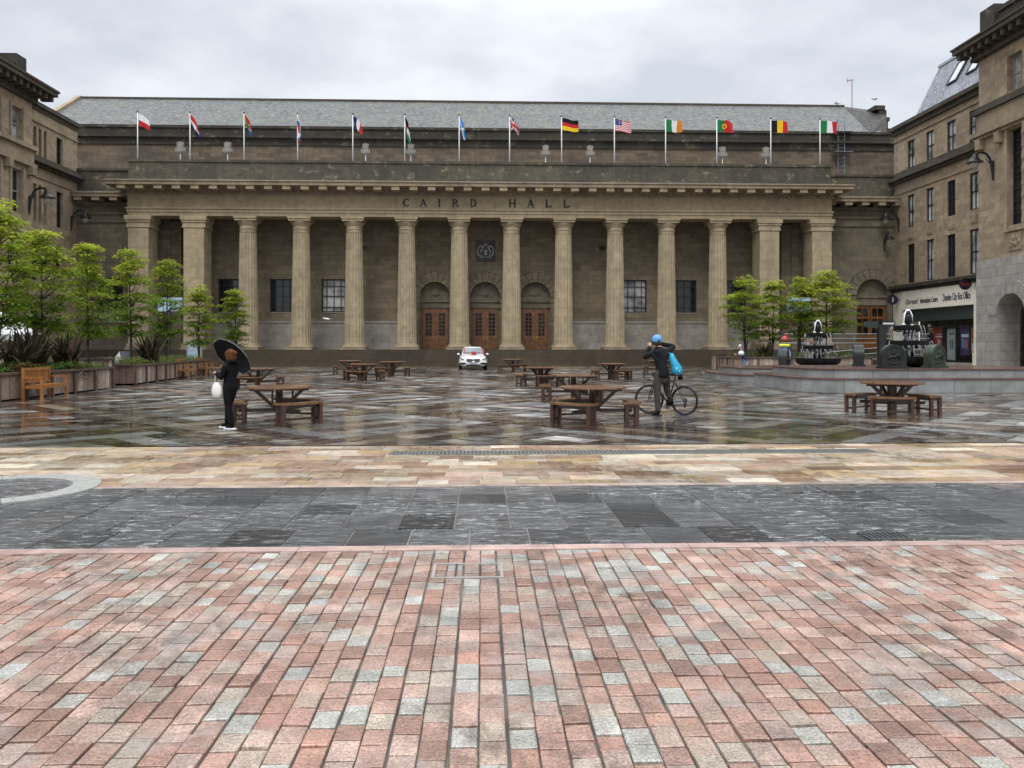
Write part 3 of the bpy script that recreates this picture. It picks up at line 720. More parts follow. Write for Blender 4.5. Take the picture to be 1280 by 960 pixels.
mb = MB(); along(mb, XR+.24, XR+.26, 55.8, 65.45, .34, 3.55)
m, g, b, nt = newmat('clear_shop_glass'); setp(nt, b, Base_Color=(.9,.95,.95), Roughness=.02, Transmission_Weight=1.0, IOR=1.1)
mb.build('shop_window', m, rb)
mb = MB(); along(mb, XR+1.6, XR+1.7, 55.5, 66, 0, 4); mb.quad((XR+.3,55.5,.3),(XR+1.6,55.5,.3),(XR+1.6,66,.3),(XR+.3,66,.3)); mb.quad((XR+.3,55.5,4),(XR+1.6,55.5,4),(XR+1.6,66,4),(XR+.3,66,4)); mb.build('shop_interior', plain('shop_interior', (.12,.10,.08), .7, var=.6, scale=1.2), rb)
postermat = tinted('printed_poster', .5, .12, 5, .4, bump=0)
def poster(y0, y1, z0, z1, bg, items):
    mb = MB(); x = XR+.32
    mb.box(x, x+.02, y0, y1, z0, z1, 0, bg)
    for a, b, c, d, colr in items: mb.box(x-.006, x, y0+(y1-y0)*a, y0+(y1-y0)*b, z0+(z1-z0)*c, z0+(z1-z0)*d, 0, colr)
    mb.build('poster', postermat, rb)
W_ = (.6,.58,.54)
poster(60.3, 61.7, .5, 3.0, (.32,.05,.045), [(.12,.85,.70,.74,W_),(.2,.8,.78,.80,W_),(.35,.65,.36,.62,(.5,.35,.3)),(.2,.8,.2,.23,W_),(.2,.7,.13,.15,W_),(.2,.75,.27,.29,W_)])
poster(58.75, 59.9, .5, 2.9, (.36,.37,.36), [(.2,.8,.8,.86,(.12,.13,.14)),(.3,.45,.35,.65,(.1,.11,.13)),(.55,.7,.35,.65,(.1,.11,.13))])
poster(57.1, 58.2, .9, 3.1, (.07,.05,.13), [(.1,.9,.6,.7,W_),(.2,.5,.2,.5,(.4,.1,.1)),(.55,.85,.25,.55,(.1,.25,.4))])
poster(56.1, 56.9, 1.0, 2.9, (.30,.24,.12), [(.1,.9,.55,.9,(.35,.06,.06)),(.1,.9,.1,.4,W_)])
poster(62.2, 62.55, 2.9, 3.3, (.6,.6,.55), [])
mb = MB()
for k in range(26): mb.ball((XR+.8+random.uniform(-.1,.1), 63.0+random.uniform(-.4,.4), 2.9+random.uniform(-.28,.28)), .09, 6, c=random.choice([(.7,.62,.25),(.65,.6,.5),(.5,.4,.1)]))
mb.build('flower_display', postermat, rb)
# fascia sign and the two round signs
def text_mesh(s, size, ext=.01):
    cu = bpy.data.curves.new('words', 'FONT'); cu.body = s; cu.size = size; cu.extrude = ext; cu.resolution_u = 3
    o = bpy.data.objects.new('words', cu); COL.objects.link(o); dg = bpy.context.evaluated_depsgraph_get()
    me = bpy.data.meshes.new_from_object(o.evaluated_get(dg)); bpy.data.objects.remove(o); return me
ROT_R = Matrix(((0,0,-1),(-1,0,0),(0,1,0))).to_4x4()   # text reading on a wall that looks to -X
fs = thing('fascia_sign', 'long cream shop sign with dark lettering above the shop window', 'sign', (XR-.16, 60, 4.55))
mb = MB(); mb.box(-.1,.3,-4.35,5.5,0,1.54); mb.build('sign_board', cream, fs, world=False)
dk = plain('purple_black_letter', (.03,.012,.03), .5); nv = plain('navy_letter', (.02,.022,.07), .5); 
def sign_text(s, ya, yb, z, h, mt):
    me = text_mesh(s, 1.0); xs = [v.co.x for v in me.vertices]; w = max(xs)-min(xs); x0 = min(xs)
    for v in me.vertices:
        X = (v.co.x-x0)/w; v.co = Vector((-.115 - v.co.z, (ya-60)+(yb-ya)*X, z + v.co.y*h - 4.55))
    me.materials.append(mt); link('lettering', me, fs, False)
sign_text("iStreet'", 64.75, 62.9, 4.98, .62, dk); sign_text('Information Centre', 62.6, 60.15, 4.98, .62, dk); sign_text('Dundee City Box Office', 59.45, 56.05, 4.98, .78, nv)
def disc_sign(y, z, r, lab, colr, s, scol, x=XR-.75):
    t = thing('round_sign', lab, 'sign', (x, y, z))
    mb = MB(); mb.prism([(r*cos(2*pi*i/28), r*sin(2*pi*i/28)) for i in range(28)], -.05, .05, 'y'); mb.build('disc', colr, t, world=False)
    mb = MB(); mb.bar((r*.9,0,0),(.75,0,0),.06); mb.build('bracket', M['black_metal'], t, world=False)
    me = text_mesh(s, r*1.5); xs = [v.co.x for v in me.vertices]; ys = [v.co.y for v in me.vertices]; cx, cy = (max(xs)+min(xs))/2, (max(ys)+min(ys))/2
    k = min(1.0, 1.5*r/(max(xs)-min(xs)))
    for v in me.vertices: v.co = Vector(((v.co.x-cx)*k, -.062 - v.co.z, (v.co.y-cy)*k))
    me.materials.append(scol); link('lettering', me, t, False)
disc_sign(66.0, 5.45, .42, 'dark purple round projecting sign with a white letter i', plain('purple_sign', (.018,.010,.03), .4), 'i', M['white_paint'])
disc_sign(55.9, 6.0, .42, 'black round projecting sign with red script at the end of the shop front', plain('black_sign', (.010,.008,.012), .4), 'Box', plain('red_script', (.25,.02,.03), .5))

# ---- right pavilion ----------------------------------------------------------
XP = 34.0; PY = 54.0
rp = thing('corner_pavilion', 'tall sandstone corner pavilion with a granite arch at street level on the right', 'building', (XP, 50, 0))
bays = [50.2, 45.2, 40.2, 35.2]
mb = MB(); wall_panel(mb, 'x', XP, -1, 28, PY, 7.4, 21.2, [(y-.72,y+.72,18.1,20.45) for y in bays]+[(y-.72,y+.72,9.4,15.6) for y in bays], [], .5)
mb.quad((XP,PY,7.4),(XP+3,PY,7.4),(XP+3,PY,21.2),(XP,PY,21.2)); mb.build('wall', M['stone_side'], rp)
mb = MB(); wall_panel(mb, 'x', XP-.12, -1, 28, PY+.1, 0, 7.4, [], [(y+.3, 1.4, 0, 3.6) for y in bays], 1.6)
mb.quad((XP-.12,PY+.1,0),(XP+3,PY+.1,0),(XP+3,PY+.1,7.4),(XP-.12,PY+.1,7.4)); mb.quad((XP-.12,28,7.4),(XP-.12,PY+.1,7.4),(XP+.05,PY+.1,7.4),(XP+.05,28,7.4))
mb.build('granite_base', M['granite'], rp)
for y in bays: mb = MB(); ring_blocks(mb, 'x', XP-.12, -1, y+.3, 3.6, 1.41, 2.25, 9, .05, .02); along(mb, XP-.24, XP, y+.05, y+.55, 4.95, 6.0); mb.build('arch_stones', M['granite'], rp)
mb = MB(); along(mb, XP+2.4, XP+2.5, 28, PY-.2, 0, 7.3); mb.build('passage_wall', M['stone_trim'], rp)
mb = MB()
for y in bays: along(mb, XP+2.3, XP+2.395, y-.1, y+.55, 2.2, 4.2)
mb.build('passage_window', M['glass'], rp)
for y in bays:
    sash(rp, 'x', XP, -1, y, 1.44, 18.1, 20.45, M['glass_pale'], M['pale_frame'], .42)
    sash(rp, 'x', XP, -1, y, 1.44, 9.4, 15.6, M['glass'], M['dark_frame'], .42, (.12,.25,.38,.5,.62,.75,.88))
    mb = MB(); along(mb, XP-.06, XP+.05, y-.62, y+.62, 7.75, 8.9)
    for k in range(7): mb.ball((XP-.06, y-.4+.13*k, 8.3+.25*sin(k*1.9)), .16, 7, (.6,1,1.2))
    mb.build('carved_panel', M['stone_trim'], rp, smooth=40)
    mb = MB(); along(mb, XP-.1, XP+.02, y-1.0, y-.73, 9.2, 15.9); along(mb, XP-.1, XP+.02, y+.73, y+1.0, 9.2, 15.9); along(mb, XP-.16, XP+.02, y-1.05, y+1.05, 9.0, 9.2); along(mb, XP-.08, XP+.02, y-.95, y-.73, 18.0, 20.6); along(mb, XP-.08, XP+.02, y+.73, y+.95, 18.0, 20.6)
    for k in range(8): along(mb, XP-.13, XP+.02, y-1.15, y-.735, 9.4+.8*k, 9.75+.8*k)
    mb.build('window_surround', M['stone_side'], rp)
mb = MB(); along(mb, XP-.35, XP+.2, 28, PY+.3, 17.45, 17.75); along(mb, XP-.2, XP+.2, 28, PY+.2, 17.75, 17.95); mb.build('string_course', M['stone_cornice'], rp)
mb = MB(); along(mb, XP-.12, XP+.2, 28, PY+.12, 16.2, 17.45); along(mb, XP-.45, XP+.2, 28, PY+.35, 15.9, 16.2); along(mb, XP-.25, XP+.2, 28, PY+.2, 15.7, 15.9)
for y in (53.6, 51.6, 48.8, 46.6, 43.8): along(mb, XP-.4, XP, y-.22, y+.22, 15.0, 15.7)
mb.build('balcony_band', M['stone_trim'], rp)
mb = MB(); along(mb, XP-.4, XP+.5, 28, PY+.35, 21.2, 21.45); along(mb, XP-1.3, XP+.5, 28, PY+1.0, 21.9, 22.2); along(mb, XP-1.4, XP+.5, 28, PY+1.1, 22.2, 22.32)
y = PY+.6
while y > 28: along(mb, XP-1.1, XP-.38, y-.16, y+.16, 21.5, 21.898); y -= .78
along(mb, XP-.36, XP+.5, 28, PY+.3, 21.45, 21.9)
mb.build('main_cornice', M['stone_cornice'], rp)
mb = MB(); along(mb, XP-.3, XP+1.0, 28, 51.6, 22.32, 23.5); along(mb, XP-.45, XP+1.1, 28, 51.4, 23.5, 23.8); along(mb, XP-.5, XP+1.2, 51.6, 53.1, 22.32, 24.2); along(mb, XP-.2, XP+1.2, 53.1, PY+.2, 22.32, 22.9)
mb.build('blocking_course', M['stone_black'], rp)

# ---- left-hand range ---------------------------------------------------------
XL = -33.6
lb = thing('office_building', 'buff sandstone office range with narrow windows in the left corner', 'building', (XL, 63, 0))
LW = [(60.95,.42),(61.65,.42),(62.35,.42),(64.45,.95),(59.6,.42)]
ops = []
for y, w in LW: ops += [(y-w/2,y+w/2,15.9,17.95),(y-w/2,y+w/2,10.9,13.7)]
ops += [(64.3-.45,64.3+.45,7.0,9.4),(64.3-.45,64.3+.45,2.8,4.0),(61.0-.6,61+.6,6.5,9.2),(61-.6,61+.6,2.0,4.6)]
mb = MB(); wall_panel(mb, 'x', XL, 1, 57.5, 67.2, 0, 19.2, ops, [], .3); mb.quad((XL,67.2,0),(XL-10,67.2,0),(XL-10,67.2,19.2),(XL,67.2,19.2)); mb.build('wall', M['stone_side'], lb)
for a, b, z0, z1 in ops: sash(lb, 'x', XL, 1, (a+b)/2, b-a, z0, z1, M['glass'], M['dark_frame'], .28, (.5,), b-a > .7)
mb = MB(); along(mb, XL-.3, XL+.3, 57.5, 67.1, 15.0, 15.2); along(mb, XL-.3, XL+.65, 57.5, 67.1, 15.2, 15.5); along(mb, XL-.3, XL+.12, 57.5, 67.1, 15.5, 15.85)
mb.build('sill_cornice', M['stone_cornice'], lb)
mb = MB(); along(mb, XL-.1, XL+.12, 57.5, 67.1, 18.3, 18.42); along(mb, XL-.1, XL+.1, 57.5, 67.1, 14.2, 14.35); mb.build('string_course', M['stone_trim'], lb)
mb = MB(); along(mb, XL-.4, XL+.1, 57.5, 67.15, 19.2, 19.5); along(mb, XL-.4, XL+.3, 57.5, 67.15, 19.5, 19.8); mb.build('eaves_cornice', M['stone_cornice'], lb)
mb = MB(); mb.quad((XL-.2,57.5,19.8),(XL-.2,67.1,19.8),(XL-7,67.1,21.5),(XL-7,57.5,21.5)); mb.build('roof', M['slate_dark'], lb)

XQ = -32.6; QY = 58.7
lp = thing('corner_pavilion', 'tall sandstone corner pavilion with a heavy bracketed cornice on the left', 'building', (XQ, 52, 0))
bays = [56.85, 54.2, 51.5, 48.8, 46.1, 43.4, 40.7]
ops = []
for y in bays: ops += [(y-.65,y+.65,16.0,18.2),(y-.65,y+.65,10.9,13.9),(y-.65,y+.65,6.0,9.4),(y-.65,y+.65,1.0,4.4)]
mb = MB(); wall_panel(mb, 'x', XQ, 1, 34, QY, 0, 19.4, ops, [], .4); mb.quad((XQ,QY,0),(XQ-3,QY,0),(XQ-3,QY,19.4),(XQ,QY,19.4)); mb.build('wall', M['stone_side'], lp)
for i, (a, b, z0, z1) in enumerate(ops): sash(lp, 'x', XQ, 1, (a+b)/2, b-a, z0, z1, M['glass_pale'] if i % 2 == 0 else M['glass'], M['pale_frame'] if i % 4 < 2 else M['dark_frame'], .36)
mb = MB(); along(mb, XQ-.1, XQ+.4, 34, QY+.2, 15.55, 15.85); along(mb, XQ-.1, XQ+.12, 34, QY+.1, 14.6, 15.55); along(mb, XQ-.1, XQ+.3, 34, QY+.2, 14.35, 14.6)
for y in (58.3, 55.5, 52.8, 50.1): along(mb, XQ-.05, XQ+.45, y-.25, y+.25, 13.75, 14.35)
mb.build('balcony_band', M['stone_trim'], lp)
mb = MB()
for y in bays: along(mb, XQ-.05, XQ+.09, y-.9, y-.66, 10.4, 14.1); along(mb, XQ-.05, XQ+.09, y+.66, y+.9, 10.4, 14.1); along(mb, XQ-.05, XQ+.07, y-.6, y+.6, 9.6, 10.6); along(mb, XQ-.05, XQ+.09, y-.88, y-.66, 15.85, 18.4); along(mb, XQ-.05, XQ+.09, y+.66, y+.88, 15.85, 18.4)
mb.build('window_surrounds', M['stone_trim'], lp)
mb = MB(); along(mb, XQ-.4, XQ+.25, 34, QY+.3, 19.0, 19.25); along(mb, XQ-.5, XQ+1.3, 34, QY+1.1, 19.75, 20.05); along(mb, XQ-.5, XQ+1.4, 34, QY+1.2, 20.05, 20.2); along(mb, XQ-.4, XQ+.3, 34, QY+.3, 19.25, 19.75)
y = QY+.7
while y > 34: along(mb, XQ+.3, XQ+1.1, y-.16, y+.16, 19.35, 19.748); y -= .78
mb.build('main_cornice', M['stone_cornice'], lp)
mb = MB(); along(mb, XQ-1.2, XQ+.2, 34, 57.4, 20.2, 21.1); along(mb, XQ-1.3, XQ+.3, 56.3, 57.5, 20.2, 21.75); along(mb, XQ-1, XQ+.5, 57.5, QY+.3, 20.2, 20.5); mb.build('blocking_course', M['stone_black'], lp)

# ---- swan-neck lamps -----------------------------------------------------------
globe_m, g, b, nt = newmat('lamp_globe'); setp(nt, b, Base_Color=(.62,.62,.58), Roughness=.15, Transmission_Weight=.6, IOR=1.2)
def lamp(loc, rz, label, sc=1.0):
    t = thing('bracket_lamp', label, 'lamp', loc, rz, 'swan neck wall lamps')
    mb = MB(); mb.tube([(p[0]*sc,0,p[1]*sc) for p in ((.04,-1.15),(.10,-.6),(.16,-.1),(.30,.32),(.55,.58),(.85,.66),(1.12,.62),(1.3,.5))], [.05*sc,.075*sc,.085*sc,.085*sc,.08*sc,.075*sc,.07*sc,.06*sc], 8)
    mb.tube([(p[0]*sc,0,p[1]*sc) for p in ((.16,-.1),(.4,.02),(.52,.2),(.44,.36),(.33,.3))], .035*sc, 6)
    mb.box(-.02,.06,-.07*sc,.07*sc,-1.2*sc,.1*sc); mb.build('arm', M['black_metal'], t, world=False, smooth=40)
    mb = MB(); mb.lathe([(.02,.56),(.1,.54),(.13,.42),(.2,.36),(.22,.26),(.30,.2),(.36,.1),(.52,.0),(.53,-.05),(.40,-.04)], 20, (1.3*sc,0,0)); 
    for i in range(len(mb.v)): v = mb.v[i]; mb.v[i] = (1.3*sc+(v[0]-1.3*sc)*sc, v[1]*sc, v[2]*sc)
    mb.build('hood', M['black_metal'], t, world=False, smooth=40)
    mb = MB(); mb.lathe([(.26,-.06),(.28,-.2),(.22,-.38),(.12,-.48),(.02,-.5)], 16, (1.3*sc,0,0))
    for i in range(len(mb.v)): v = mb.v[i]; mb.v[i] = (1.3*sc+(v[0]-1.3*sc)*sc, v[1]*sc, v[2]*sc)
    mb.build('globe', globe_m, t, world=False, smooth=True)
lamp((XQ+.0, on_side(36, XQ), 12.2), 0, 'black swan neck lamp on the left pavilion wall, above the nearest trees')
lamp((XL+.0, on_side(88.5, XL), 12.0), 0, 'black swan neck lamp at the far left corner beside the hall', .9)
lamp((XP-.0, on_side(1242, XP), 13.9), pi, 'black swan neck lamp on the right pavilion beside the tall window')
lamp((XR-.0, on_side(1124, XR), 12.3), pi, 'black swan neck lamp on the shop building where it meets the hall', .9)
lamp((on_front(1105, WY), WY, 10.6), -pi/2, 'black wall lamp facing out from the right wing of the hall', .75)
# ============================ GROUND ========================================
def wet_stone(name, rough_lo, rough_hi, bscale, bdist, bstr=.5, var=.25, patch=.35, coat=.0, spec=.5, stretch=(1,1,1), speck=0.0, ripple=0.0, slab=0.0, stain=0.0, film=0.0):
    """paving: colour from each block, wetness from large damp patches"""
    m, g, b, nt = newmat(name)
    atn = g.n('ShaderNodeAttribute', None, {'attribute_name':'tint'}); at = atn.outputs[0]
    pos = g.n('ShaderNodeNewGeometry', 0)
    nz = g.ramp(g.noise(pos, 6.0, 6, .65), .3, .72, 1-var, 1+var*.6)
    col = g.mix(1.0, at, g.n('ShaderNodeCombineXYZ', 0, None, _0=nz, _1=nz, _2=nz), 'MULTIPLY')
    if speck:
        sp = g.ramp(g.noise(pos, 95, 3, .6), .38, .62, 1-speck, 1+speck)
        col = g.mix(1.0, col, g.n('ShaderNodeCombineXYZ', 0, None, _0=sp, _1=sp, _2=sp), 'MULTIPLY')
    if stain:
        st = g.math('MULTIPLY', g.ramp(g.noise(g.mapping(pos, (1,.6,1)), 9.0, 6, .72), .46, .58), g.ramp(g.noise(pos, .55, 5, .65), .46, .62))
        st = g.math('ADD', st, g.math('MULTIPLY', g.ramp(g.noise(pos, 26, 4, .7), .56, .68), .35))
        col = g.mix(g.math('MULTIPLY', st, stain), col, (.13,.07,.045))
        st2 = g.ramp(g.noise(g.mapping(pos, (1,1,1), (9,4,0)), 1.6, 7, .7), .52, .68)
        col = g.mix(g.math('MULTIPLY', st2, stain*.8), col, (.42,.395,.36))
    wet = g.ramp(g.noise(pos, patch, 6, .6), .38, .62)
    wet2 = g.ramp(g.noise(pos, patch*9, 4, .6), .35, .65)
    w = g.math('ADD', g.math('MULTIPLY', g.math('ADD', wet, wet2), .5*(1-slab)), g.math('MULTIPLY', atn.outputs['Alpha'], slab))
    ro = g.ramp(w, 0.0, 1.0, rough_hi, rough_lo)
    fine = g.noise(g.mapping(pos, stretch), bscale, 6, .62)
    damp = g.ramp(w, 0.1, .9, 1.0, .55)
    col = g.mix(1.0, col, g.n('ShaderNodeCombineXYZ', 0, None, _0=damp, _1=damp, _2=damp), 'MULTIPLY')
    nrm = g.bump(fine, bstr, bdist)
    if ripple:
        rp_ = g.noise(g.mapping(pos, (.75,1.5,1)), 1.5, 3, .55); msk = g.ramp(w, .15, .65, 1.0, 0.0)
        nrm = g.bump(g.math('MULTIPLY', rp_, msk), 1.0, ripple, nrm)
    setp(nt, b, Base_Color=col, Roughness=ro, Normal=nrm)
    if film:
        near = g.ramp(g.n('ShaderNodeSeparateXYZ', 1, None, _0=pos), 13.0, 21.0, .13, 0.0); calm = g.ramp(g.math('ADD', near, g.noise(g.mapping(pos, (1,.5,1), (2,9,0)), .2, 5, .6)), .44, .56)
        wv = g.noise(g.mapping(pos, (.8,1.3,1)), 1.7, 3, .5)
        cn = g.bump(g.math('MULTIPLY', wv, g.ramp(calm, 0, 1, 1.0, .03)), 1.0, film)
        setp(nt, b, Coat_Normal=cn)
        cw_ = g.math('MAXIMUM', g.math('MULTIPLY', g.ramp(atn.outputs['Alpha'], .05, .40, .5, 1.0), g.ramp(wet, 0, 1, .75, 1.0)), calm)
        dk = g.ramp(calm, 0, 1, 1.08, .76)
        col = g.mix(1.0, col, g.n('ShaderNodeCombineXYZ', 0, None, _0=dk, _1=dk, _2=dk), 'MULTIPLY'); setp(nt, b, Base_Color=col)
    b.inputs['Specular IOR Level'].default_value = spec
    if coat:
        setp(nt, b, Coat_Weight=cw_ if film else g.math('MULTIPLY', w, coat), Coat_Roughness=g.ramp(w, 0, 1, .12, .02) if film else .07)
    return m
def jit(c, v):
    k = 1+random.uniform(-v, v); return tuple(max(.004, x*k*(1+random.uniform(-.02,.02))) for x in c) + (random.random(),)
def block(mb, x0, x1, y0, y1, z, bev, col, tx=0.0, ty=0.0, h=.03):
    """paving block with worn edges and its own slight tilt"""
    n = len(mb.v); cx, cy = (x0+x1)/2, (y0+y1)/2
    def Z(x, y, dz): return z + (x-cx)*tx + (y-cy)*ty + dz
    r = lambda: random.uniform(-.18, .18)*bev
    for (dx, dz) in ((bev, 0), (bev*.25, -bev*.45), (0, -h)):
        for (x, y) in ((x0+dx,y0+dx),(x1-dx,y0+dx),(x1-dx,y1-dx),(x0+dx,y1-dx)):
            mb.v.append((x+r(), y+r(), Z(x,y,dz)))
    mb.face((n,n+1,n+2,n+3),0,col)
    for k in (0,4):
        for i in range(4): j = (i+1)%4; mb.face((n+k+i, n+k+4+i, n+k+4+j, n+k+j),0,col)
# earth / bedding under everything, out to the horizon
mb = MB(); mb.quad((-900,-500,-.05),(900,-500,-.05),(900,1500,-.05),(-900,1500,-.05)); 
tag(mb.build('ground', plain('distant_ground', (.10,.095,.085), .6, scale=.2, bump=0)), kind='structure')
# jointing beds
mb = MB(); mb.box(-11,11,.2,6.3,-.045,-.016); tag(mb.build('sett_bedding', plain('joint_grit', (.115,.105,.09), .6, var=.93, scale=1.3, bump=.6, dist=.01)), kind='structure')
mb = MB(); mb.box(-46,46,6.3,61.5,-.045,-.010); tag(mb.build('paving_bedding', plain('paving_joint', (.24,.22,.195), .35, var=.5, scale=2)), kind='structure')
# pink granite setts
setts = MB(); PINK = [(.46,.28,.21),(.43,.25,.185),(.50,.33,.26),(.40,.215,.155),(.46,.32,.255),(.34,.185,.13)]; PALE = [(.47,.45,.395),(.42,.405,.36),(.51,.485,.425)]; BUFF = [(.46,.375,.295),(.43,.34,.265)]
cw, cl = .119, .158
ncol = int(16/cw)
for i in range(ncol):
    x = -8 + i*cw + random.uniform(-.003,.003); y = .5 + random.uniform(0, cl)
    while y < 6.27:
        L = cl*random.uniform(.78, 1.18); y1 = min(y+L, 6.275)
        if y1-y > .06:
            q = random.random()
            c = random.choice(PALE) if q < .15 else random.choice(BUFF) if q < .30 else random.choice(PINK)
            g_ = random.uniform(.0015,.0062)
            block(setts, x+g_, x+cw-g_, y+random.uniform(.002,.006), y1-random.uniform(.002,.006), random.uniform(-.005,.004), random.uniform(.004,.009), jit(c,.13), random.gauss(0,.018), random.gauss(0,.014))
        y = y1
setts_m = wet_stone('granite_sett', .12, .46, 42, .012, .7, .22, .32, spec=.9, speck=.34, stain=.8)
tag(setts.build('sett_paving', setts_m, fix=False), kind='structure')
# narrow pink margin, slate channel, second margin
mg = MB(); x = -13
while x < 13:
    L = random.uniform(.5,.9); block(mg, x+.002, x+L-.002, 6.29, 6.43, 0, .003, jit((.52,.36,.31),.08), 0, random.gauss(0,.004)); x += L
x = -26
while x < 26:
    L = random.uniform(.6,1.1); block(mg, x+.002, x+L-.002, 9.12, 9.26, 0, .003, jit((.46,.35,.28),.12), 0, random.gauss(0,.004)); x += L
tag(mg.build('stone_margin', wet_stone('pink_margin_stone', .3, .5, 60, .003, .4, speck=.15), fix=False), kind='structure')
sl_ = MB(); ys = [6.44, 7.02, 7.62, 8.12, 8.62, 9.11]
for r in range(5):
    x = -15 + random.uniform(0,.3)
    while x < 15:
        L = random.choice((.46,.5,.52,.56))
        x = -15 + round((x+15)/.5)*.5 if r else x
        L = .5
        block(sl_, x+.005, x+L-.005, ys[r]+.005, ys[r+1]-.005, random.uniform(-.002,.002), .006, jit(random.choice(((.035,.036,.036),(.028,.028,.027),(.06,.062,.063),(.04,.041,.041),(.014,.013,.012))),.2), random.gauss(0,.005), random.gauss(0,.008)); x += L
m, g, b, nt = newmat('riven_slate')
atn = g.n('ShaderNodeAttribute', None, {'attribute_name':'tint'}); at = atn.outputs[0]; pos = g.n('ShaderNodeNewGeometry', 0)
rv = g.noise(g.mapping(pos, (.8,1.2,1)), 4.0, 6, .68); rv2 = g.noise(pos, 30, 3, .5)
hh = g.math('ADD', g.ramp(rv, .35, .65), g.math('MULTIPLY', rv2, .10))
sv = g.ramp(g.noise(pos, 2.0, 4), .3, .7, .7, 1.3); ridge = g.ramp(g.noise(g.mapping(pos, (.6,1.5,1), (3,7,0)), 8.5, 7, .76), .53, .61); pat = g.ramp(g.noise(pos, .5, 3), .35, .65, .0, 1.0)  # ridge: pale streaks painted into the slate colour as glints of sky
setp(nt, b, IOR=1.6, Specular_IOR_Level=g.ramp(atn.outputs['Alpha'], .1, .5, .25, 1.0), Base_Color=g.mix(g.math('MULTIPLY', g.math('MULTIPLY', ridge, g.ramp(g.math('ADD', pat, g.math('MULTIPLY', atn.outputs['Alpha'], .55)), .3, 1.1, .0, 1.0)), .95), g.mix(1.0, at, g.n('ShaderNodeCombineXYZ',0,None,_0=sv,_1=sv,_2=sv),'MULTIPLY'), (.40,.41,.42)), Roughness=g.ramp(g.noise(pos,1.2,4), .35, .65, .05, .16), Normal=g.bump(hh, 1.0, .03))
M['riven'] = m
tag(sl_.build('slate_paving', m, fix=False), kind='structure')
# buff sandstone band
sb = MB(); BAND = [(.60,.51,.38),(.50,.37,.23),(.41,.255,.145),(.52,.40,.27),(.45,.30,.195),(.32,.19,.105),(.58,.48,.36),(.43,.29,.205),(.47,.325,.15),(.53,.41,.29)]
y = 9.28; 
while y < 12.88:
    h = random.choice((.26,.3,.33)); h = min(h, 12.9-y); x = -26 + random.uniform(0,.5)
    if h < .1: break
    while x < 26:
        L = random.uniform(.32,.82)
        block(sb, x+.003, x+L-.003, y+.003, y+h-.003, random.uniform(-.0015,.0015), .004, jit(random.choice(BAND),.13), random.gauss(0,.006), random.gauss(0,.012), .02); x += L
    y += h
tag(sb.build('sandstone_paving', wet_stone('wet_sandstone_paving', .12, .5, 30, .004, .4, .25, .55, spec=.7, ripple=.02, slab=.5, stain=.8), fix=False), kind='structure')
# the plaza: slabs laid on the diagonal, banded in red, buff, grey and brown
pl = MB(); S = .5; c45 = cos(pi/4); R2 = 62
CR,CB,CG,CD,CO = (.12,.068,.048),(.27,.222,.168),(.25,.243,.225),(.06,.046,.036),(.20,.13,.072)
def plaza_col(x, y):
    P = 7.2; a, b = (x+y-3)/P, (x-y+1)/P
    fa, fb = a-math.floor(a), b-math.floor(b); ring = min(min(fa,1-fa), min(fb,1-fb))
    if 55.5 < y: return random.choice(((.24,.19,.125),(.21,.165,.11),(.27,.215,.145)))
    if ring < .05: return CO if random.random() < .7 else CB
    if ring < .14: return CR
    if ring < .22: return CG if random.random() < .8 else (.30,.29,.27)
    k = int((fa if (int(math.floor(a))+int(math.floor(b)))%2 else fb)*11)
    return (CD,CB,CR,CG)[k%4] if random.random() < .58 else random.choice((CB,CG,CD,CR,CR,CD,(.50,.48,.44)))
nmax = int(70/S)
for i in range(-nmax, nmax+40):
    for j in range(-nmax-40, nmax):
        u, v = i*S, j*S; x, y = (u-v)*c45, (u+v)*c45
        if not (12.66 < y < 61.6 and -37 < x < 37) or abs(x) > y*.82+9: continue
        w = S/2-.004; tu, tv = random.gauss(0,.008), random.gauss(0,.008); z = random.uniform(-.001,.001)
        q = []
        for du, dv in ((-w,-w),(w,-w),(w,w),(-w,w)): q.append((x+(du-dv)*c45, max(12.905, min(61.5, y+(du+dv)*c45)), z+du*tu+dv*tv))
        cc_ = jit(plaza_col(x,y), .28); pl.quad(*q, 0, cc_[:3] + ((random.random()*.45,) if cc_[0] > .19 else (.3+.7*random.random(),)))
tag(pl.build('plaza_paving', wet_stone('wet_plaza_slabs', .05, .62, 22, .0022, .35, .25, .16, spec=1.0, coat=1.0, ripple=.06, slab=.55, film=.22), fix=False), kind='structure')
# inset things in the paving
x0, y0 = spot(490,12.15)[0], 11.75
dr = thing('drain_channel', 'long slotted metal drain channel set in the buff sandstone band', 'drain', (x0, y0, 0))
mb = MB(); mb.box(0,7.3,0,.32,-.04,.004); mb.build('channel', plain('drain_dark', (.03,.03,.03), .4), dr, world=False)
mb = MB(); mb.box(0,7.3,-.03,.0,-.03,.012); mb.box(0,7.3,.32,.35,-.03,.012)
k = .02
while k < 7.28: mb.box(k, k+.028, 0, .32, -.02, .010); k += .058
mb.build('grating', plain('drain_steel', (.30,.30,.29), .35, .7), dr, world=False)
x0, y0 = spot(1092,6.55)
dr = thing('gully_grate', 'small dark iron gully grate at the edge of the slate band', 'drain', (x0, 6.47, 0))
mb = MB(); mb.box(0,.32,-.0,.2,-.03,.003); mb.build('pit', M['black_metal'], dr, world=False)
mb = MB(); mb.box(-.02,.34,-.02,.0,-.02,.016); mb.box(-.02,.34,.2,.22,-.02,.016)
for k in range(9): mb.box(-.02+k*.0425, .0+k*.0425, 0, .2, -.02, .015)
mb.build('bars', plain('worn_iron', (.16,.16,.16), .35, .8), dr, world=False)
xa = spot(541,5.7)[0]
cv = thing('access_cover', 'rectangular access cover with a pale metal rim let into the pink setts', 'manhole cover', (xa, 5.50, 0))
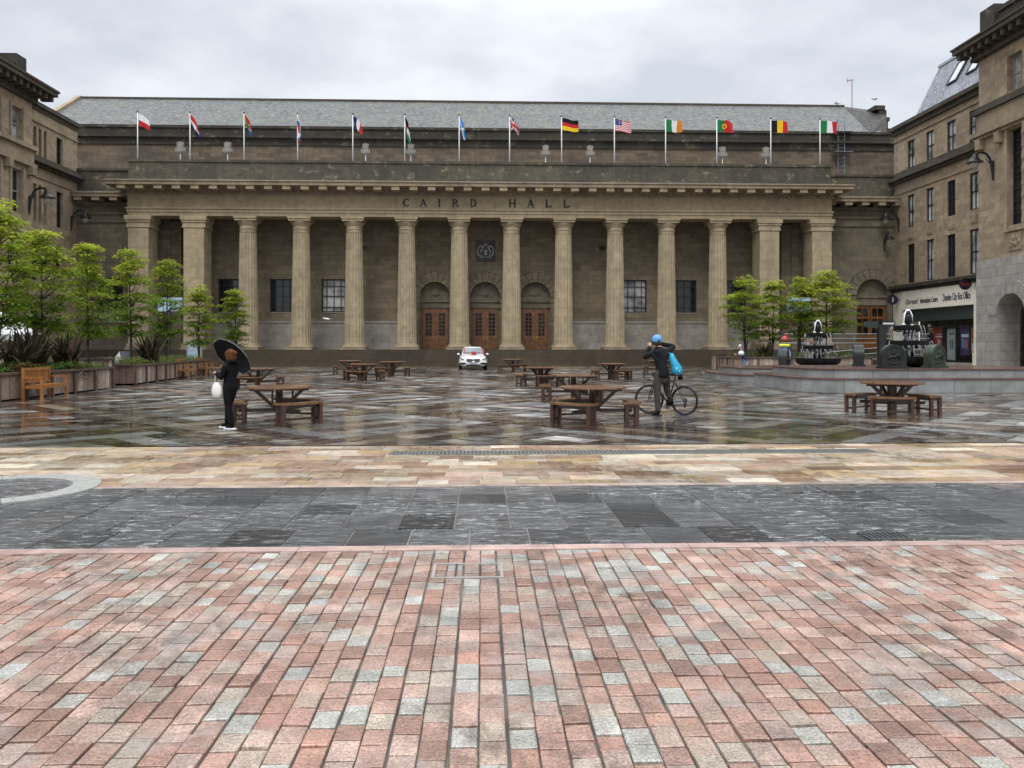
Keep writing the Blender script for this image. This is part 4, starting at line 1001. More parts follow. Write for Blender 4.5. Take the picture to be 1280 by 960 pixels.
mb = MB(); mb.box(0,.50,0,.022,-.02,.008); mb.box(0,.50,.348,.37,-.02,.008); mb.box(0,.022,.022,.348,-.02,.008); mb.box(.478,.50,.022,.348,-.02,.008); mb.build('rim', plain('galvanised_rim', (.42,.40,.37), .45, .5), cv, world=False)
mb = MB(); mb.box(.16,.172,.022,.348,-.02,.007); mb.box(.33,.342,.022,.348,-.02,.007); mb.build('lifting_bars', M['stone_cornice'], cv, world=False)
# round slate panel ringed in pale granite on the left
cx, cy = spot(2,8.9)
rg = thing('granite_ring', 'pale granite ring round a disc of dark slate let into the paving', 'paving ring', (cx, cy, 0))
mb = MB()
for k in range(12):
    for e in range(4):
        a0 = 2*pi*(k+e/4)/12+.004; a1 = 2*pi*(k+(e+1)/4)/12-(.004 if e==3 else -.004)
        if e: a0 -= .0039
        p = [(r*cos(a), r*sin(a)) for r, a in ((.70,a0),(.99,a0),(.99,a1),(.70,a1))]
        mb.prism(p, -.02, .014)
mb.build('kerb_stones', plain('pale_granite', (.40,.395,.37), .3, var=.2, scale=12), rg, world=False)
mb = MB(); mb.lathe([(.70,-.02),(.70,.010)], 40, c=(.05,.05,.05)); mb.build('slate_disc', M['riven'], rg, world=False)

# ============================ FURNITURE =====================================
wood_t = plain('wet_teak_top', (.17,.085,.042), .2, var=.4, scale=5)
wood_d = plain('dark_wet_teak', (.05,.024,.014), .35, var=.45, scale=6)
wood_r = plain('reddish_wet_teak', (.062,.027,.0145), .32, var=.45, scale=6)
def bench_parts(parent, ang):
    R, L, W = .86, .98, .30
    bx = bpy.data.objects.new('bench', None)
    a = radians(ang)
    mb = MB()
    # slightly curved seat of three boards following the round table
    for k in range(3):
        r0, r1 = R-W/2+k*W/3+.006, R-W/2+(k+1)*W/3-.006
        n = 8; half = L/2
        inner = []; outer = []
        for i in range(n+1):
            s = -half + L*i/n; bow = -.10*(s/half)**2
            inner.append((r0+bow, s)); outer.append((r1+bow, s))
        mb.prism(inner+outer[::-1], .415, .455)
    for i in range(len(mb.v)):
        x, y, z = mb.v[i]; mb.v[i] = (x*cos(a)-y*sin(a), x*sin(a)+y*cos(a), z)
    seat = mb.mesh('bench', wood_t); o = link('bench', seat, parent, False)
    def rot(mbx):
        for i in range(len(mbx.v)):
            x, y, z = mbx.v[i]; mbx.v[i] = (x*cos(a)-y*sin(a), x*sin(a)+y*cos(a), z)
        return mbx
    for sy in (-1, 1):
        for sx in (-1, 1):
            cx, cy = R-.07+sx*.10, sy*(L/2-.07)
            mb = MB(); mb.box(cx-.035, cx+.035, cy-.035, cy+.035, 0, .413); link('leg', rot(mb).mesh('leg', wood_r), o, False)
    mb = MB()
    for sy in (-1,1): cy = sy*(L/2-.07); mb.box(R-.134,R-.006,cy-.02,cy+.02,.10,.15); mb.box(R-.134,R-.006,cy-.02,cy+.02,.345,.412)
    mb.box(R-.085,R-.055,-L/2+.09,L/2-.09,.105,.145)
    for q in (-.155,.015): mb.box(R-.07+q,R-.07+q+.03,-L/2+.105,L/2-.105,.35,.411)
    link('stretcher', rot(mb).mesh('stretcher', wood_d), o, False)
def make_table():
    t = thing('picnic_table', '', 'picnic table')
    n = 28; R = .69
    mb = MB()
    mb.lathe([(R-.02,.712),(R,.72),(R,.748),(R-.008,.754)], n)
    for k in range(-5,6):   # board joints as thin raised edges
        x = k*.115; w = sqrt(max(.001, .66**2-x*x))
        mb.box(x-.0535, x+.0535, -w, w, .7542, .7575)
    link('tabletop', mb.mesh('tabletop', wood_t), t, False)
    mb = MB(); mb.box(-.075,.075,-.075,.075,0,.712); link('post', mb.mesh('post', wood_d), t, False)
    for k in range(4):
        a = radians(90*k); c_, s_ = cos(a), sin(a)
        mb = MB(); mb.bar((.08*c_,.08*s_,.30),(.50*c_,.50*s_,.70),.05,.07); mb.bar((.1*c_,.1*s_,.685),(.6*c_,.6*s_,.685),.06,.052); link('brace', mb.mesh('brace', wood_d), t, False)
    for k in range(3):
        a = radians(120*k+60); mb = MB(); mb.bar((.27*cos(a),.27*sin(a),.30),(.27*cos(a),.27*sin(a),.711),.042); link('upright', mb.mesh('upright', wood_d), t, False)
        a = radians(120*k); mb = MB(); mb.bar((.04*cos(a),.04*sin(a),.265),(.80*cos(a),.80*sin(a),.265),.045,.07); link('beam', mb.mesh('beam', wood_d), t, False)
        bench_parts(t, 120*k)
    return t
tables = [ # px, depth, rotation, label
 (741,16.6,0,'round wooden picnic table with curved benches, the nearest one, left of the bicycle'),
 (717,23.3,180,'round wooden picnic table second from the front in the row left of the bicycle'),
 (676,31.7,50,'round wooden picnic table third from the front in the row left of the bicycle'),
 (641,50,180,'small far round picnic table just right of the white car'),
 (765,38,70,'dark round picnic table beyond the nearest table, between the car and the cyclist'),
 (349,16.7,180,'dark wet round picnic table beside the woman with the umbrella'),
 (323,30,0,'round picnic table partly hidden behind the woman with the umbrella'),
 (454,37,8,'round picnic table at the front of the far group left of the car'),
 (437,45.5,180,'round picnic table at the back left of the far group left of the car'),
 (490,42.5,-5,'round picnic table on the right of the far group left of the car'),
 (1115,18.6,30,'orange brown round picnic table in front of the nearer fountain'),
 (825,46,180,'far round picnic table almost hidden behind the cyclist')]
tp = make_table()
for i, (px, d, rz, lab) in enumerate(tables):
    t = tp if i == 0 else dup(tp)
    x, y = spot(px, d); t.location = (x, y, 0); t.rotation_euler = (0,0,radians(rz)-atan((px-640)/FPX)-YAW); t['label'] = lab; t['group'] = 'round picnic tables on the square'

# slatted garden benches by the planters
bw = plain('orange_oiled_wood', (.31,.13,.037), .38, var=.35, scale=5)
def make_bench():
    t = thing('garden_bench', '', 'bench'); L = 1.5
    for sy in (0, L):
        s = 1 if sy == 0 else -1
        mb = MB(); mb.box(-.03,.04,sy-.0 if s>0 else sy-.07,sy+.07 if s>0 else sy,0,.95); link('leg', mb.mesh('leg', bw), t, False)
        mb = MB(); mb.box(.50,.57,sy if s>0 else sy-.07,sy+.07 if s>0 else sy,0,.64); link('leg', mb.mesh('leg', bw), t, False)
        mb = MB(); a, b = (sy-.01, sy+.08) if s>0 else (sy-.08, sy+.01); mb.box(.042,.62,a,b,.641,.675); link('armrest', mb.mesh('armrest', bw), t, False)
    mb = MB()
    for k in range(5): mb.box(.045+.105*k,.045+.105*k+.09,.075,L-.075,.42,.445)
    mb.box(.52,.56,.071,L-.071,.34,.42); link('seat', mb.mesh('seat', bw), t, False)
    mb = MB(); mb.box(-.02,.03,.071,L-.071,.86,.94); mb.box(-.02,.03,.071,L-.071,.50,.56)
    for k in range(11): y = .12+k*.122; mb.box(-.01,.02,y,y+.055,.56,.86)
    link('backrest', mb.mesh('backrest', bw), t, False)
    mb = MB()
    for sy in (.03, L-.07): mb.box(.04,.50,sy,sy+.04,.34,.41)
    link('side_rail', mb.mesh('side_rail', bw), t, False)
    return t
bp = make_bench()
for i, ((x, y), rz, lab) in enumerate((((-13.66,23.85),radians(1),'orange wooden garden bench against the nearest timber planter'),((-15.02,39.3),radians(7),'orange garden bench against the second timber planter, left of the woman'),((-15.5,43.2),radians(7),'orange garden bench half hidden behind the woman with the umbrella'))):
    t = bp if i == 0 else dup(bp); t.location = (x, y, 0); t.rotation_euler = (0,0,rz); t['label'] = lab; t['group'] = 'garden benches along the planters'

# ============================ PLANTING ======================================
leaf_m = tinted('leaf', .5, .25, 3, .35, bump=0, translucent=.5)
bark = plain('dark_bark', (.045,.037,.03), .8, var=.5, scale=12, bump=.6, dist=.01)
plankm = tinted('weathered_planks', .6, .35, 7, .35, bump=.4)
postm = plain('planter_post', (.10,.062,.045), .55, var=.4, scale=6)
soil = plain('planter_soil', (.03,.022,.016), .9, var=.5)
def planter(label, pts, h, ends=None):
    """timber planter with a straight-sided plan pts (counter-clockwise)"""
    base = pts[0]; t = thing('timber_planter', label, 'planter', (base[0], base[1], 0), 0, 'timber planters')
    pk, ps = MB(), MB(); n = len(pts)
    for i in range(n):
        a, b = Vector((*pts[i],0)), Vector((*pts[(i+1)%n],0)); d = b-a; L = d.length; d.normalize(); nrm = Vector((d.y,-d.x,0))
        k = 0.0
        while k < L-.02:
            w = min(.29, L-k); q = random.uniform(.75,1.25); tone = random.choice(((.30,.235,.185),(.25,.185,.14),(.35,.29,.235),(.20,.135,.10)))
            pk.obox(a+d*(k+.008)-nrm*.05+Vector((0,0,.06)), d*(w-.016), nrm*(.05+random.uniform(0,.012)), Vector((0,0,h-.16)), 0, tuple(c*q for c in tone)); k += w
        k = 0
        while k <= L+.01:
            c = a+d*min(k, L-.06); ps.obox(c-d*.06+nrm*.02, d*.12, nrm*.05, Vector((0,0,h-.08))); k += 1.45
        ps.obox(a-nrm*.12+Vector((0,0,h-.08)), d*L, nrm*.22, Vector((0,0,.07)))
    pk.build('planks', plankm, t); ps.build('frame', postm, t)
    mb = MB(); mb.prism(pts, .05, h-.06); mb.build('soil', soil, t)
    return t
def leaf(mb, p, d, size, col, up=None):
    d = Vector(d).normalized(); s = d.cross(Vector((0,0,1)))
    if s.length < .05: s = Vector((1,0,0))
    s.normalize(); nrm = s.cross(d); p = Vector(p); w = size*.34
    a, b, c_, e = p, p+d*size*.5+s*w+nrm*size*.08, p+d*size, p+d*size*.5-s*w+nrm*size*.08
    mb.quad(tuple(a), tuple(b), tuple(c_), tuple(e), 0, col)
def make_tree(label, loc, H, R, seed, dens=1.0, stems=3, base=.28, hue=0.0):
    rnd = random.Random(seed); t = thing('small_tree', label, 'tree', loc, 0, 'small leafy trees in the planters')
    tr = MB(); cr = MB(); tips = []
    lean = [(rnd.uniform(-.1,.1), rnd.uniform(-.1,.1))] + [(cos(a)*.5, sin(a)*.5) for a in [rnd.uniform(0,6.28)+2.1*k for k in range(stems-1)]]
    stem_pts = []
    for k, (lx, ly) in enumerate(lean):
        top = H*(.9 if k == 0 else rnd.uniform(.62,.82)); pts = []
        for i in range(8):
            f = i/7; pts.append(Vector((lx*R*1.1*f**1.4+rnd.uniform(-.04,.04)*f+(.04*cos(k*2) if k else 0), ly*R*1.1*f**1.4+rnd.uniform(-.04,.04)*f+(.04*sin(k*2) if k else 0), top*f)))
        r0 = .06 if k == 0 else .042
        tr.tube(pts, [r0*(1-.86*i/7) for i in range(8)], 7); stem_pts += [p for p in pts[2:]]
    nc = int(64*dens)
    for c in range(nc):
        f = (c+.5)/nc; z = H*(base + (1-base)*f)
        prof = sin(pi*min(1, (.12+f*.88))**.8)**.75 if f < .97 else .25
        prof = (1.0 - abs(f-.42)**1.6*2.0) if f > .42 else (.55+.45*f/.42)
        prof = max(.16, prof)
        a = c*2.39996 + rnd.uniform(-.4,.4); rr = R*prof*sqrt(rnd.uniform(.12, 1.0))*rnd.uniform(.85,1.12)
        ctr = Vector((rr*cos(a), rr*sin(a), z + rnd.uniform(-.28,.28)))
        sp = min(stem_pts, key=lambda p: (p-ctr).length + max(0, p.z-ctr.z+.25)*2)
        midp = (sp+ctr)/2 + Vector((0,0,-.06+rnd.uniform(-.05,.08)))
        tr.tube([sp, midp, ctr], [.016,.012,.005], 5, cap=False)
        cs = rnd.uniform(.2,.5)*(.72+.4*R); tilt = rnd.uniform(-.25,.1)
        young = max(0, f-.25)*1.1 + rnd.uniform(-.2,.35) + hue
        n = int(rnd.uniform(70, 135)*(cs/.38)**1.3)
        for q in range(n):
            b = rnd.uniform(0, 6.283); r = cs*sqrt(rnd.random()); hgt = rnd.gauss(0,.045) + tilt*r*cos(b-a) - .18*r*r/cs
            p = ctr + Vector((r*cos(b), r*sin(b), hgt))
            y = min(1, max(0, young + rnd.uniform(-.2,.2)))
            g0, g1 = (.14,.25,.022), (.46,.54,.045)
            col = tuple(g0[i]*(1-y)+g1[i]*y for i in range(3))
            if rnd.random() < .05+.05*max(0,young): col = (.34,.19,.05)
            k = rnd.uniform(.65,1.3); col = tuple(x*k for x in col)
            leaf(cr, p, (cos(b)+rnd.uniform(-.5,.5), sin(b)+rnd.uniform(-.5,.5), rnd.uniform(-.7,.25)), rnd.uniform(.075,.165), col)
    tr.build('trunk', bark, t, world=False, smooth=True); cr.build('crown', leaf_m, t, world=False, fix=False)
    return t
def flax(label, loc, seed, n=90, L=1.3, dark=False):
    rnd = random.Random(seed); t = thing('flax_plant', label, 'plant', loc, 0, 'sword leaved flax clumps'); mb = MB()
    for k in range(n):
        a = rnd.uniform(0,6.283); out = rnd.uniform(.2,1.0); LL = L*rnd.uniform(.6,1.15); p = Vector((rnd.uniform(-.25,.25), rnd.uniform(-.25,.25), 0)); w = rnd.uniform(.028,.06)
        d = Vector((cos(a)*.35*out, sin(a)*.35*out, 1)).normalized(); prev = None; s = Vector((-sin(a), cos(a), 0)); sag = rnd.uniform(.05,.34)*out
        tone = rnd.choice(((.045,.036,.02),(.075,.06,.03),(.10,.075,.045),(.055,.062,.028),(.24,.19,.12))); tone = tuple(x*rnd.uniform(.7,1.2) for x in tone)
        for i in range(7):
            ww = w*(1-(i/6)**2.2)+.002; q = (tuple(p-s*ww), tuple(p+s*ww))
            if prev: mb.quad(prev[0], prev[1], q[1], q[0], 0, tone)
            prev = q; p = p + d*LL/6; d = (d + Vector((cos(a)*sag, sin(a)*sag, -sag*.75))).normalized()
    mb.build('leaves', leaf_m, t, world=False, fix=False)
def cover(name, pts_fn, n, cols, seed, zb, hmax, size=(.05,.11)):
    """low carpet of leaves on a planter: nobody could count them"""
    rnd = random.Random(seed); mb = MB()
    for k in range(n):
        x, y, hf = pts_fn(rnd); z = zb + hmax*hf*rnd.random()**.6; a = rnd.uniform(0,6.28); c = rnd.choice(cols); c = tuple(v*rnd.uniform(.7,1.3) for v in c)
        leaf(mb, (x,y,z), (cos(a), sin(a), rnd.uniform(-.1,.9)), rnd.uniform(*size), c)
    return tag(mb.build(name, leaf_m, fix=False), kind='stuff')
GR = [(.09,.17,.03),(.13,.23,.04),(.22,.30,.06),(.07,.12,.03)]
P1 = [(-16.3,18.6),(-13.78,18.6),(-13.95,30.2),(-16.4,30.2)]
planter('long weathered timber planter nearest on the left, behind the orange bench', P1, .83)
P2 = [(-17.0,33.0),(-14.35,33.0),(-15.65,45.5),(-18.2,45.5)]
planter('second weathered timber planter on the left with young trees and flax', P2, .84)
px_, py_ = spot(167,32.6)
planter('taller square timber planter box at the near end of the second left planter', [(-16.0,31.7),(-15.05,31.7),(-15.05,32.55),(-16.0,32.55)], 1.12)
x0, y0 = spot(916,45); x1, y1 = spot(1000,45)
planter('pale timber planter with small trees behind the farther fountain', [(x0,y0),(x1+4.2,y0+.1),(x1+4.2,y0+2.4),(x0,y0+2.4)], .98)
x2, y2 = spot(896,51); 
planter('dark timber planter box in front of the steps near the seated man', [(x2,y2),(x2+.98,y2),(x2+.98,y2+1.2),(x2,y2+1.2)], 1.12)
def in1(rnd):
    x = -13.95-2.2*rnd.random(); y = 18.8+11.2*rnd.random(); return x, y, .6+.8*(sin(y*2.1)*.5+.5)*(1 if y < 25 else .8)
cover('ground_cover', in1, 7500, GR, 3, .74, .26)
cover('ground_cover', lambda r: (-14.4-1.9*r.random()-.104*(y_:=33.2+12*r.random())+.104*33.2, y_, .5+.7*(sin(y_*1.7)*.5+.5)), 5500, GR+[(.16,.10,.06)], 4, .76, .28)
cover('ground_cover', lambda r: (x0+.15+(x1+3.9-x0)*r.random(), y0+.15+2.0*r.random(), .4+.8*r.random()), 3000, GR, 5, .9, .3)
cover('ground_cover', lambda r: (-14.0-.5*r.random(), 24.2+1.6*r.random(), 1), 420, [(.16,.03,.035),(.11,.02,.03),(.2,.05,.05)], 6, .78, .25)
cover('trailing_plants', lambda r: (-13.86-.12*r.random(), 27.3+1.3*r.random()**2, 1), 500, [(.12,.11,.03),(.09,.10,.03)], 8, .35, .6)
def LT(px, X): Y = on_side(px, X); return X, Y
for px, X, ytop, R, sd, lab, kw in (
  (-4,-15.2,258,1.12,11,'broad yellow green maple at the left edge of the square',dict(dens=1.2)),
  (52,-15.3,290,1.12,12,'tall yellow green maple with several stems behind the orange bench',dict(dens=1.15)),
  (110,-15.4,304,.85,13,'narrow dark stemmed tree at the far end of the nearest planter',dict(stems=1,base=.22)),
  (164,-15.6,316,.92,14,'slender tree with a single straight trunk at the near end of the second planter',dict(stems=1,base=.25)),
  (208,-16.0,330,1.0,15,'bushy green tree in the middle of the second planter',dict(hue=-.2,base=.22)),
  (249,-16.3,361,.9,16,'light green young tree third along the second planter',dict(base=.25)),
  (294,-16.6,362,.95,17,'compact olive green young tree above the black umbrella',dict(base=.2,hue=-.12,dens=1.1))):
    Y = on_side(px, X); H = 1.6+(432-ytop)/1000*(Y+.037*X)-.75
    make_tree(lab, (X, Y, .75), H, R, sd, **kw)
for px, d, ytop, R, sd, lab, kw in (
  (932,46.2,349,1.35,21,'multi stemmed maple on the left of the right hand planter',dict(base=.28)),
  (965,46.8,353,1.05,22,'upright maple second from the left in the right hand planter',dict(base=.25)),
  (1000,46.4,348,.95,23,'thin maple behind the farther fountain',dict(base=.3,stems=1)),
  (1033,46.6,340,1.62,24,'broad bright yellow green maple right of the farther fountain',dict(base=.28,dens=1.3,stems=2,hue=.15))):
    x, y = spot(px, d); make_tree(lab, (x, y, .85), 1.6+(432-ytop)/1000*d-.85, R, sd, **kw)
for (x, y), sd, n, L, lab in (((-14.7,25.5),36,150,1.45,'bronze flax clump just right of the orange bench'),((-14.75,28.5),37,140,1.35,'dark flax clump at the far end of the nearest planter'),((-14.95,24.1),31,190,1.6,'large bronze sword leaved flax behind the orange bench'),((-15.1,27.0),32,200,1.6,'dense dark flax clump at the middle of the nearest planter'),((-15.2,36.6),33,170,1.6,'dark flax clump under the bushy green tree'),(spot(956,45.9),34,90,1.25,'small reddish flax clump between the right hand maples'),((-15.1,21.6),35,150,1.5,'bronze flax clump at the left edge of the photograph')):
    flax(lab, (x,y,.72), sd, n, L)

# white market canopy behind the nearest trees
x, y = spot(-18,33)
t = thing('market_canopy', 'white canvas canopy behind the nearest trees on the left', 'canopy', (x, y, 0))
mb = MB(); mb.v += [(-1.5,-1.5,2.05),(1.5,-1.5,2.05),(1.5,1.5,2.05),(-1.5,1.5,2.05),(0,0,3.35)]
for k in range(4): mb.face((k,(k+1)%4,4))
for k in range(4):
    a, b = mb.v[k], mb.v[(k+1)%4]; mb.quad(a, b, (b[0],b[1],1.8), (a[0],a[1],1.8))
mb.build('canvas', plain('white_canvas', (.8,.8,.8), .7, var=.06, scale=1), t, world=False)
for q in ((-1.45,-1.45),(1.45,-1.45),(1.45,1.45),(-1.45,1.45)): mb = MB(); mb.tube([(q[0],q[1],0),(q[0],q[1],2.04)], .03, 6); mb.build('pole', M['pale_frame'], t, world=False)
# small boards seen between the planters
x, y = spot(150,35.5)
t = thing('folded_sign', 'small white folded sign standing between the two left planters', 'sign', (x-.3, y, 0))
mb = MB(); mb.prism([(0,.95),(.30,1.35),(.36,.95),(.30,.85),(.06,.85)], -.02, .02, 'y'); mb.build('panel', M['white_paint'], t, world=False); mb = MB(); mb.box(.36,.75,-.03,.03,.8,1.35); mb.build('grey_panel', plain('grey_panel', (.16,.17,.18), .5), t, world=False)
mb = MB(); mb.tube([(.34,.03,0),(.34,.03,1.3)], .025, 6); mb.build('post', M['dark_frame'], t, world=False)
x, y = spot(243,47.5)
t = thing('notice_board', 'pale blue upright board behind the young trees on the left', 'notice board', (x, y, 0))
mb = MB(); mb.box(-.36,.36,-.03,.03,.55,1.95); mb.build('panel', plain('pale_blue_panel', (.36,.46,.54), .3, var=.15, scale=2), t, world=False); mb = MB(); mb.box(-.44,-.36,-.05,.05,0,2.0); mb.box(.36,.44,-.05,.05,0,2.0); mb.build('frame', M['pale_frame'], t, world=False)
for px, d, lab in ((213,50,'pale blue banner glimpsed through the bushy trees on the left'),(998,50,'pale blue banner glimpsed through the maples on the right')):
    x, y = spot(px, d); t = thing('banner_stand', lab, 'banner', (x, y, 0))
    mb = MB(); mb.tube([(0,0,0),(0,0,4.7)], .06, 8); mb.build('post', M['dark_frame'], t, world=False)
    mb = MB(); mb.box(-.75,.75,-.05,-.02,3.75,4.3); mb.box(-.75,.75,-.05,-.02,4.36,4.6); mb.build('panel', plain('pale_cyan_panel', (.34,.50,.55), .25, var=.2, scale=1.5) if 'pale_cyan_panel' not in bpy.data.materials else bpy.data.materials['pale_cyan_panel'], t, world=False)
# ============================ FOUNTAINS =====================================
def rounded(cx, cy, hx, hy, r, n=7):
    p = []
    for (sx, sy, a0) in ((1,1,0),(-1,1,pi/2),(-1,-1,pi),(1,-1,3*pi/2)):
        for i in range(n+1): a = a0+pi/2*i/n; p.append((cx+sx*(hx-r)+r*cos(a), cy+sy*(hy-r)+r*sin(a)))
    return p
def platform(label, cx, cy, hx, hy, h1, h2, inset):
    t = thing('stepped_platform', label, 'fountain base', (cx, cy, 0), 0, 'stepped stone platforms round the fountains')
    mb = MB(); mb.prism(rounded(0,0,hx,hy,1.6), -.03, h1-.04); mb.build('lower_kerb', M['pool_stone'], t, world=False)
    mb = MB(); mb.prism(rounded(0,0,hx+.05,hy+.05,1.65), h1-.04, h1); mb.build('lower_coping', M['red_coping'], t, world=False)
    mb = MB(); mb.prism(rounded(0,0,hx-inset,hy-inset,1.3), h1, h2-.035); mb.build('upper_kerb', M['pool_stone'], t, world=False)
    mb = MB(); mb.prism(rounded(0,0,hx-inset+.05,hy-inset+.05,1.35), h2-.035, h2); mb.build('upper_coping', M['red_coping'], t, world=False)
FX, FY1, FY2 = 15.75, 29.7, 36.9
platform('nearer stepped grey stone platform with red copings under the nearer fountain', FX, FY1, 5.1, 3.35, .50, .80, .62)
platform('farther stepped grey stone platform with red copings under the farther fountain', FX-.15, FY2, 4.95, 3.3, .35, .62, .60)
waterm, g, b, nt = newmat('falling_water')
pos = g.n('ShaderNodeTexCoord', 3); 
nz = g.noise(g.mapping(pos, (6,6,.7)), 2.2, 6, .7)
setp(nt, b, Base_Color=(.86,.89,.9), Roughness=.25, Alpha=g.ramp(nz, .48, .78, .0, .5), Normal=g.bump(nz, .6, .03))
foamm = plain('white_foam', (.82,.84,.85), .6, var=.1, scale=9)
def make_fountain():
    t = thing('tiered_fountain', '', 'fountain')
    iron = plain('wet_black_iron', (.010,.011,.012), .38, .0, var=.5, scale=7, bump=.25, dist=.01, spec=.25)
    def L(name, prof, n=32, par=t): mb = MB(); mb.lathe(prof, n); o = link(name, mb.mesh(name, iron, 40), par, False); return o
    L('foot', [(.55,0),(.5,.06),(.30,.10),(.26,.2)])
    L('bowl', [(.26,.03),(.70,.05),(.90,.12),(.985,.22),(1.0,.24),(1.02,.40),(.96,.40),(.86,.30),(.3,.24)])
    L('stem', [(.24,.22),(.20,.4),(.27,.5),(.20,.6),(.24,.8),(.14,.85)], 18)
    L('bowl', [(.14,.68),(.55,.70),(.71,.75),(.765,.82),(.77,.84),(.79,.99),(.73,.98),(.6,.9),(.14,.86)])
    L('stem', [(.17,.8),(.20,.98),(.14,1.1),(.20,1.25),(.12,1.38)], 18)
    L('bowl', [(.10,1.29),(.38,1.31),(.48,1.35),(.515,1.41),(.52,1.43),(.535,1.56),(.48,1.55),(.38,1.5),(.1,1.46)])
    L('finial', [(.10,1.42),(.15,1.54),(.09,1.60),(.12,1.70),(.145,1.80),(.13,1.92),(.08,1.99),(.10,2.03),(.08,2.10),(.03,2.14)], 18)
    for nm, z0, r0, z1, r1 in (('water', 1.55, .535, .98, .66), ('water', .99, .79, .40, .90)):
        mb = MB(); n = 40
        mb.lathe([(r0-.02,z0-.17),(r0+(r1-r0)*.5,(z0+z1)/2-.1),(r1-.04,z1)], n, cap=False); link(nm, mb.mesh(nm, waterm, True), t, False)
    mb = MB()
    for a in range(0):
        q = 0; r = 0
        mb.tube([(r*cos(q),r*sin(q),2.12),((.07+r)*cos(q),(.07+r)*sin(q),2.16+random.uniform(-.03,.04)),(.19*cos(q),.19*sin(q),1.98),(.24*cos(q),.24*sin(q),1.6)], [.025,.02,.006,.003], 6)
    for a in range(18):
        q = random.uniform(0,6.28); r = random.choice((.5,.76)); z = 1.55 if r < .6 else .99
        rr = r+random.uniform(-.02,.05)
        dz = random.uniform(.2,.5); mb.tube([(rr*cos(q),rr*sin(q),z),((rr+.06)*cos(q),(rr+.06)*sin(q),z-dz*.4),((rr+.1)*cos(q),(rr+.1)*sin(q),z-dz)], [.007,.005,.002], 4)
    mb.ball((0,0,2.13), .085, 8, (1,1,.6)); mb.tube([(-.05,0,2.12),(-.13,0,2.0),(-.15,0,1.75),(-.2,0,1.58)], [.03,.035,.02,.012], 6); mb.tube([(.05,-.05,2.11),(.12,-.06,1.96),(.15,-.06,1.7)], [.025,.025,.01], 6); mb.ball((-.16,0,1.60), .05, 7, (1.6,1,.8)); mb.ball((.1,-.12,1.58), .04, 7, (2,1,.6)); link('spray', mb.mesh('spray', foamm, True), t, False)
    return t
f1 = make_fountain(); x, y = spot(1135,30.3); f1.location = (x, y, .80); f1['label'] = 'nearer black three tiered fountain running with water, in front of the shop'
f2 = dup(f1); x, y = spot(1022.5,37.3); f2.location = (x, y, .62); f2['label'] = 'farther black three tiered fountain running with water, in front of the bright maple'
for f in (f1, f2): f['group'] = 'tiered fountains'
# round-topped bronze plaques round the fountains
def plaque(px, d, z, rz, lab, green=False, sc=1.0):
    x, y = spot(px, d); t = thing('bronze_plaque', lab, 'plaque', (x, y, z), rz, 'round topped bronze plaques round the fountains')
    mt = M['bronze'] if not green else (bpy.data.materials.get('green_bronze') or plain('green_bronze', (.035,.05,.032), .45, .3, var=.6, scale=4))
    r = .42*sc
    def outline(k, zb): return [(k,zb)]+[(k*cos(pi*i/18), r+k*sin(pi*i/18)) for i in range(19)]+[(-k,zb)]
    mb = MB(); mb.prism(outline(r,.08), -.16, .16, 'y'); mb.build('slab', mt, t, world=False)
    mb = MB(); mb.box(-r-.07,r+.07,-.22,.22,0,.08); mb.build('plinth', mt, t, world=False)
    mb = MB()
    for s in (-.163, .163):
        for i in range(18):
            a0, a1 = pi*i/18, pi*(i+1)/18
            mb.prism([(rr*cos(a), r+rr*sin(a)) for rr, a in ((r-.09,a0),(r-.02,a0),(r-.02,a1),(r-.09,a1))], s-.018, s+.018, 'y')
    mb.build('rim', mt, t, world=False)
    mb = MB()
    for s in (-.17, .17):
        mb.tube([(p[0]*sc,s,p[1]*sc) for p in ((-.22,.30),(-.12,.42),(.0,.40),(.1,.48),(.2,.40),(.16,.28))], [.02,.05,.06,.05,.04,.02], 6)
        mb.tube([(p[0]*sc,s,p[1]*sc) for p in ((-.05,.42),(-.02,.6),(.12,.66))], [.04,.04,.015], 6); mb.tube([(p[0]*sc,s,p[1]*sc) for p in ((-.2,.2),(0,.16),(.22,.2))], .025, 6)
    mb.build('relief', mt, t, world=False, smooth=True)
plaque(1115.5, 28.0, .80, radians(-4), 'dark round topped bronze plaque left of the nearer fountain, facing the square')
plaque(1168.5, 28.6, .80, radians(28), 'greenish round topped bronze plaque right of the nearer fountain', True)
plaque(1073, 31.3, .80, radians(68), 'round topped plaque seen nearly edge on between the two fountains')
plaque(980, 34.8, .62, radians(60), 'round topped plaque left of the farther fountain, before the penguin statue')
# finger post
x, y = spot(1102, 38.5); t = thing('finger_post', 'black finger post with two direction arms behind the fountains', 'signpost', (x, y, 0))
mb = MB(); mb.box(-.17,.17,-.12,.12,0,2.62); mb.build('post', M['black_metal'], t, world=False)
mb = MB(); mb.prism([(-.86,2.5),(-.17,2.44),(-.17,2.76),(-.80,2.76),(-.88,2.63)], -.05, .05, 'y'); mb.build('arm', plain('dark_green_sign', (.018,.03,.024), .4), t, world=False)
mb = MB(); mb.prism([(.0,2.46),(.60,2.5),(.66,2.64),(.60,2.78),(.0,2.78)], -.07, .07, 'y')
mb.build('arm', M['black_metal'], t, world=False)
mb = MB()
for k in range(11): mb.box(.03+k*.05,.065+k*.05,-.078,-.06,2.62,2.70)
mb.build('arm_lettering', M['white_paint'], t, world=False)
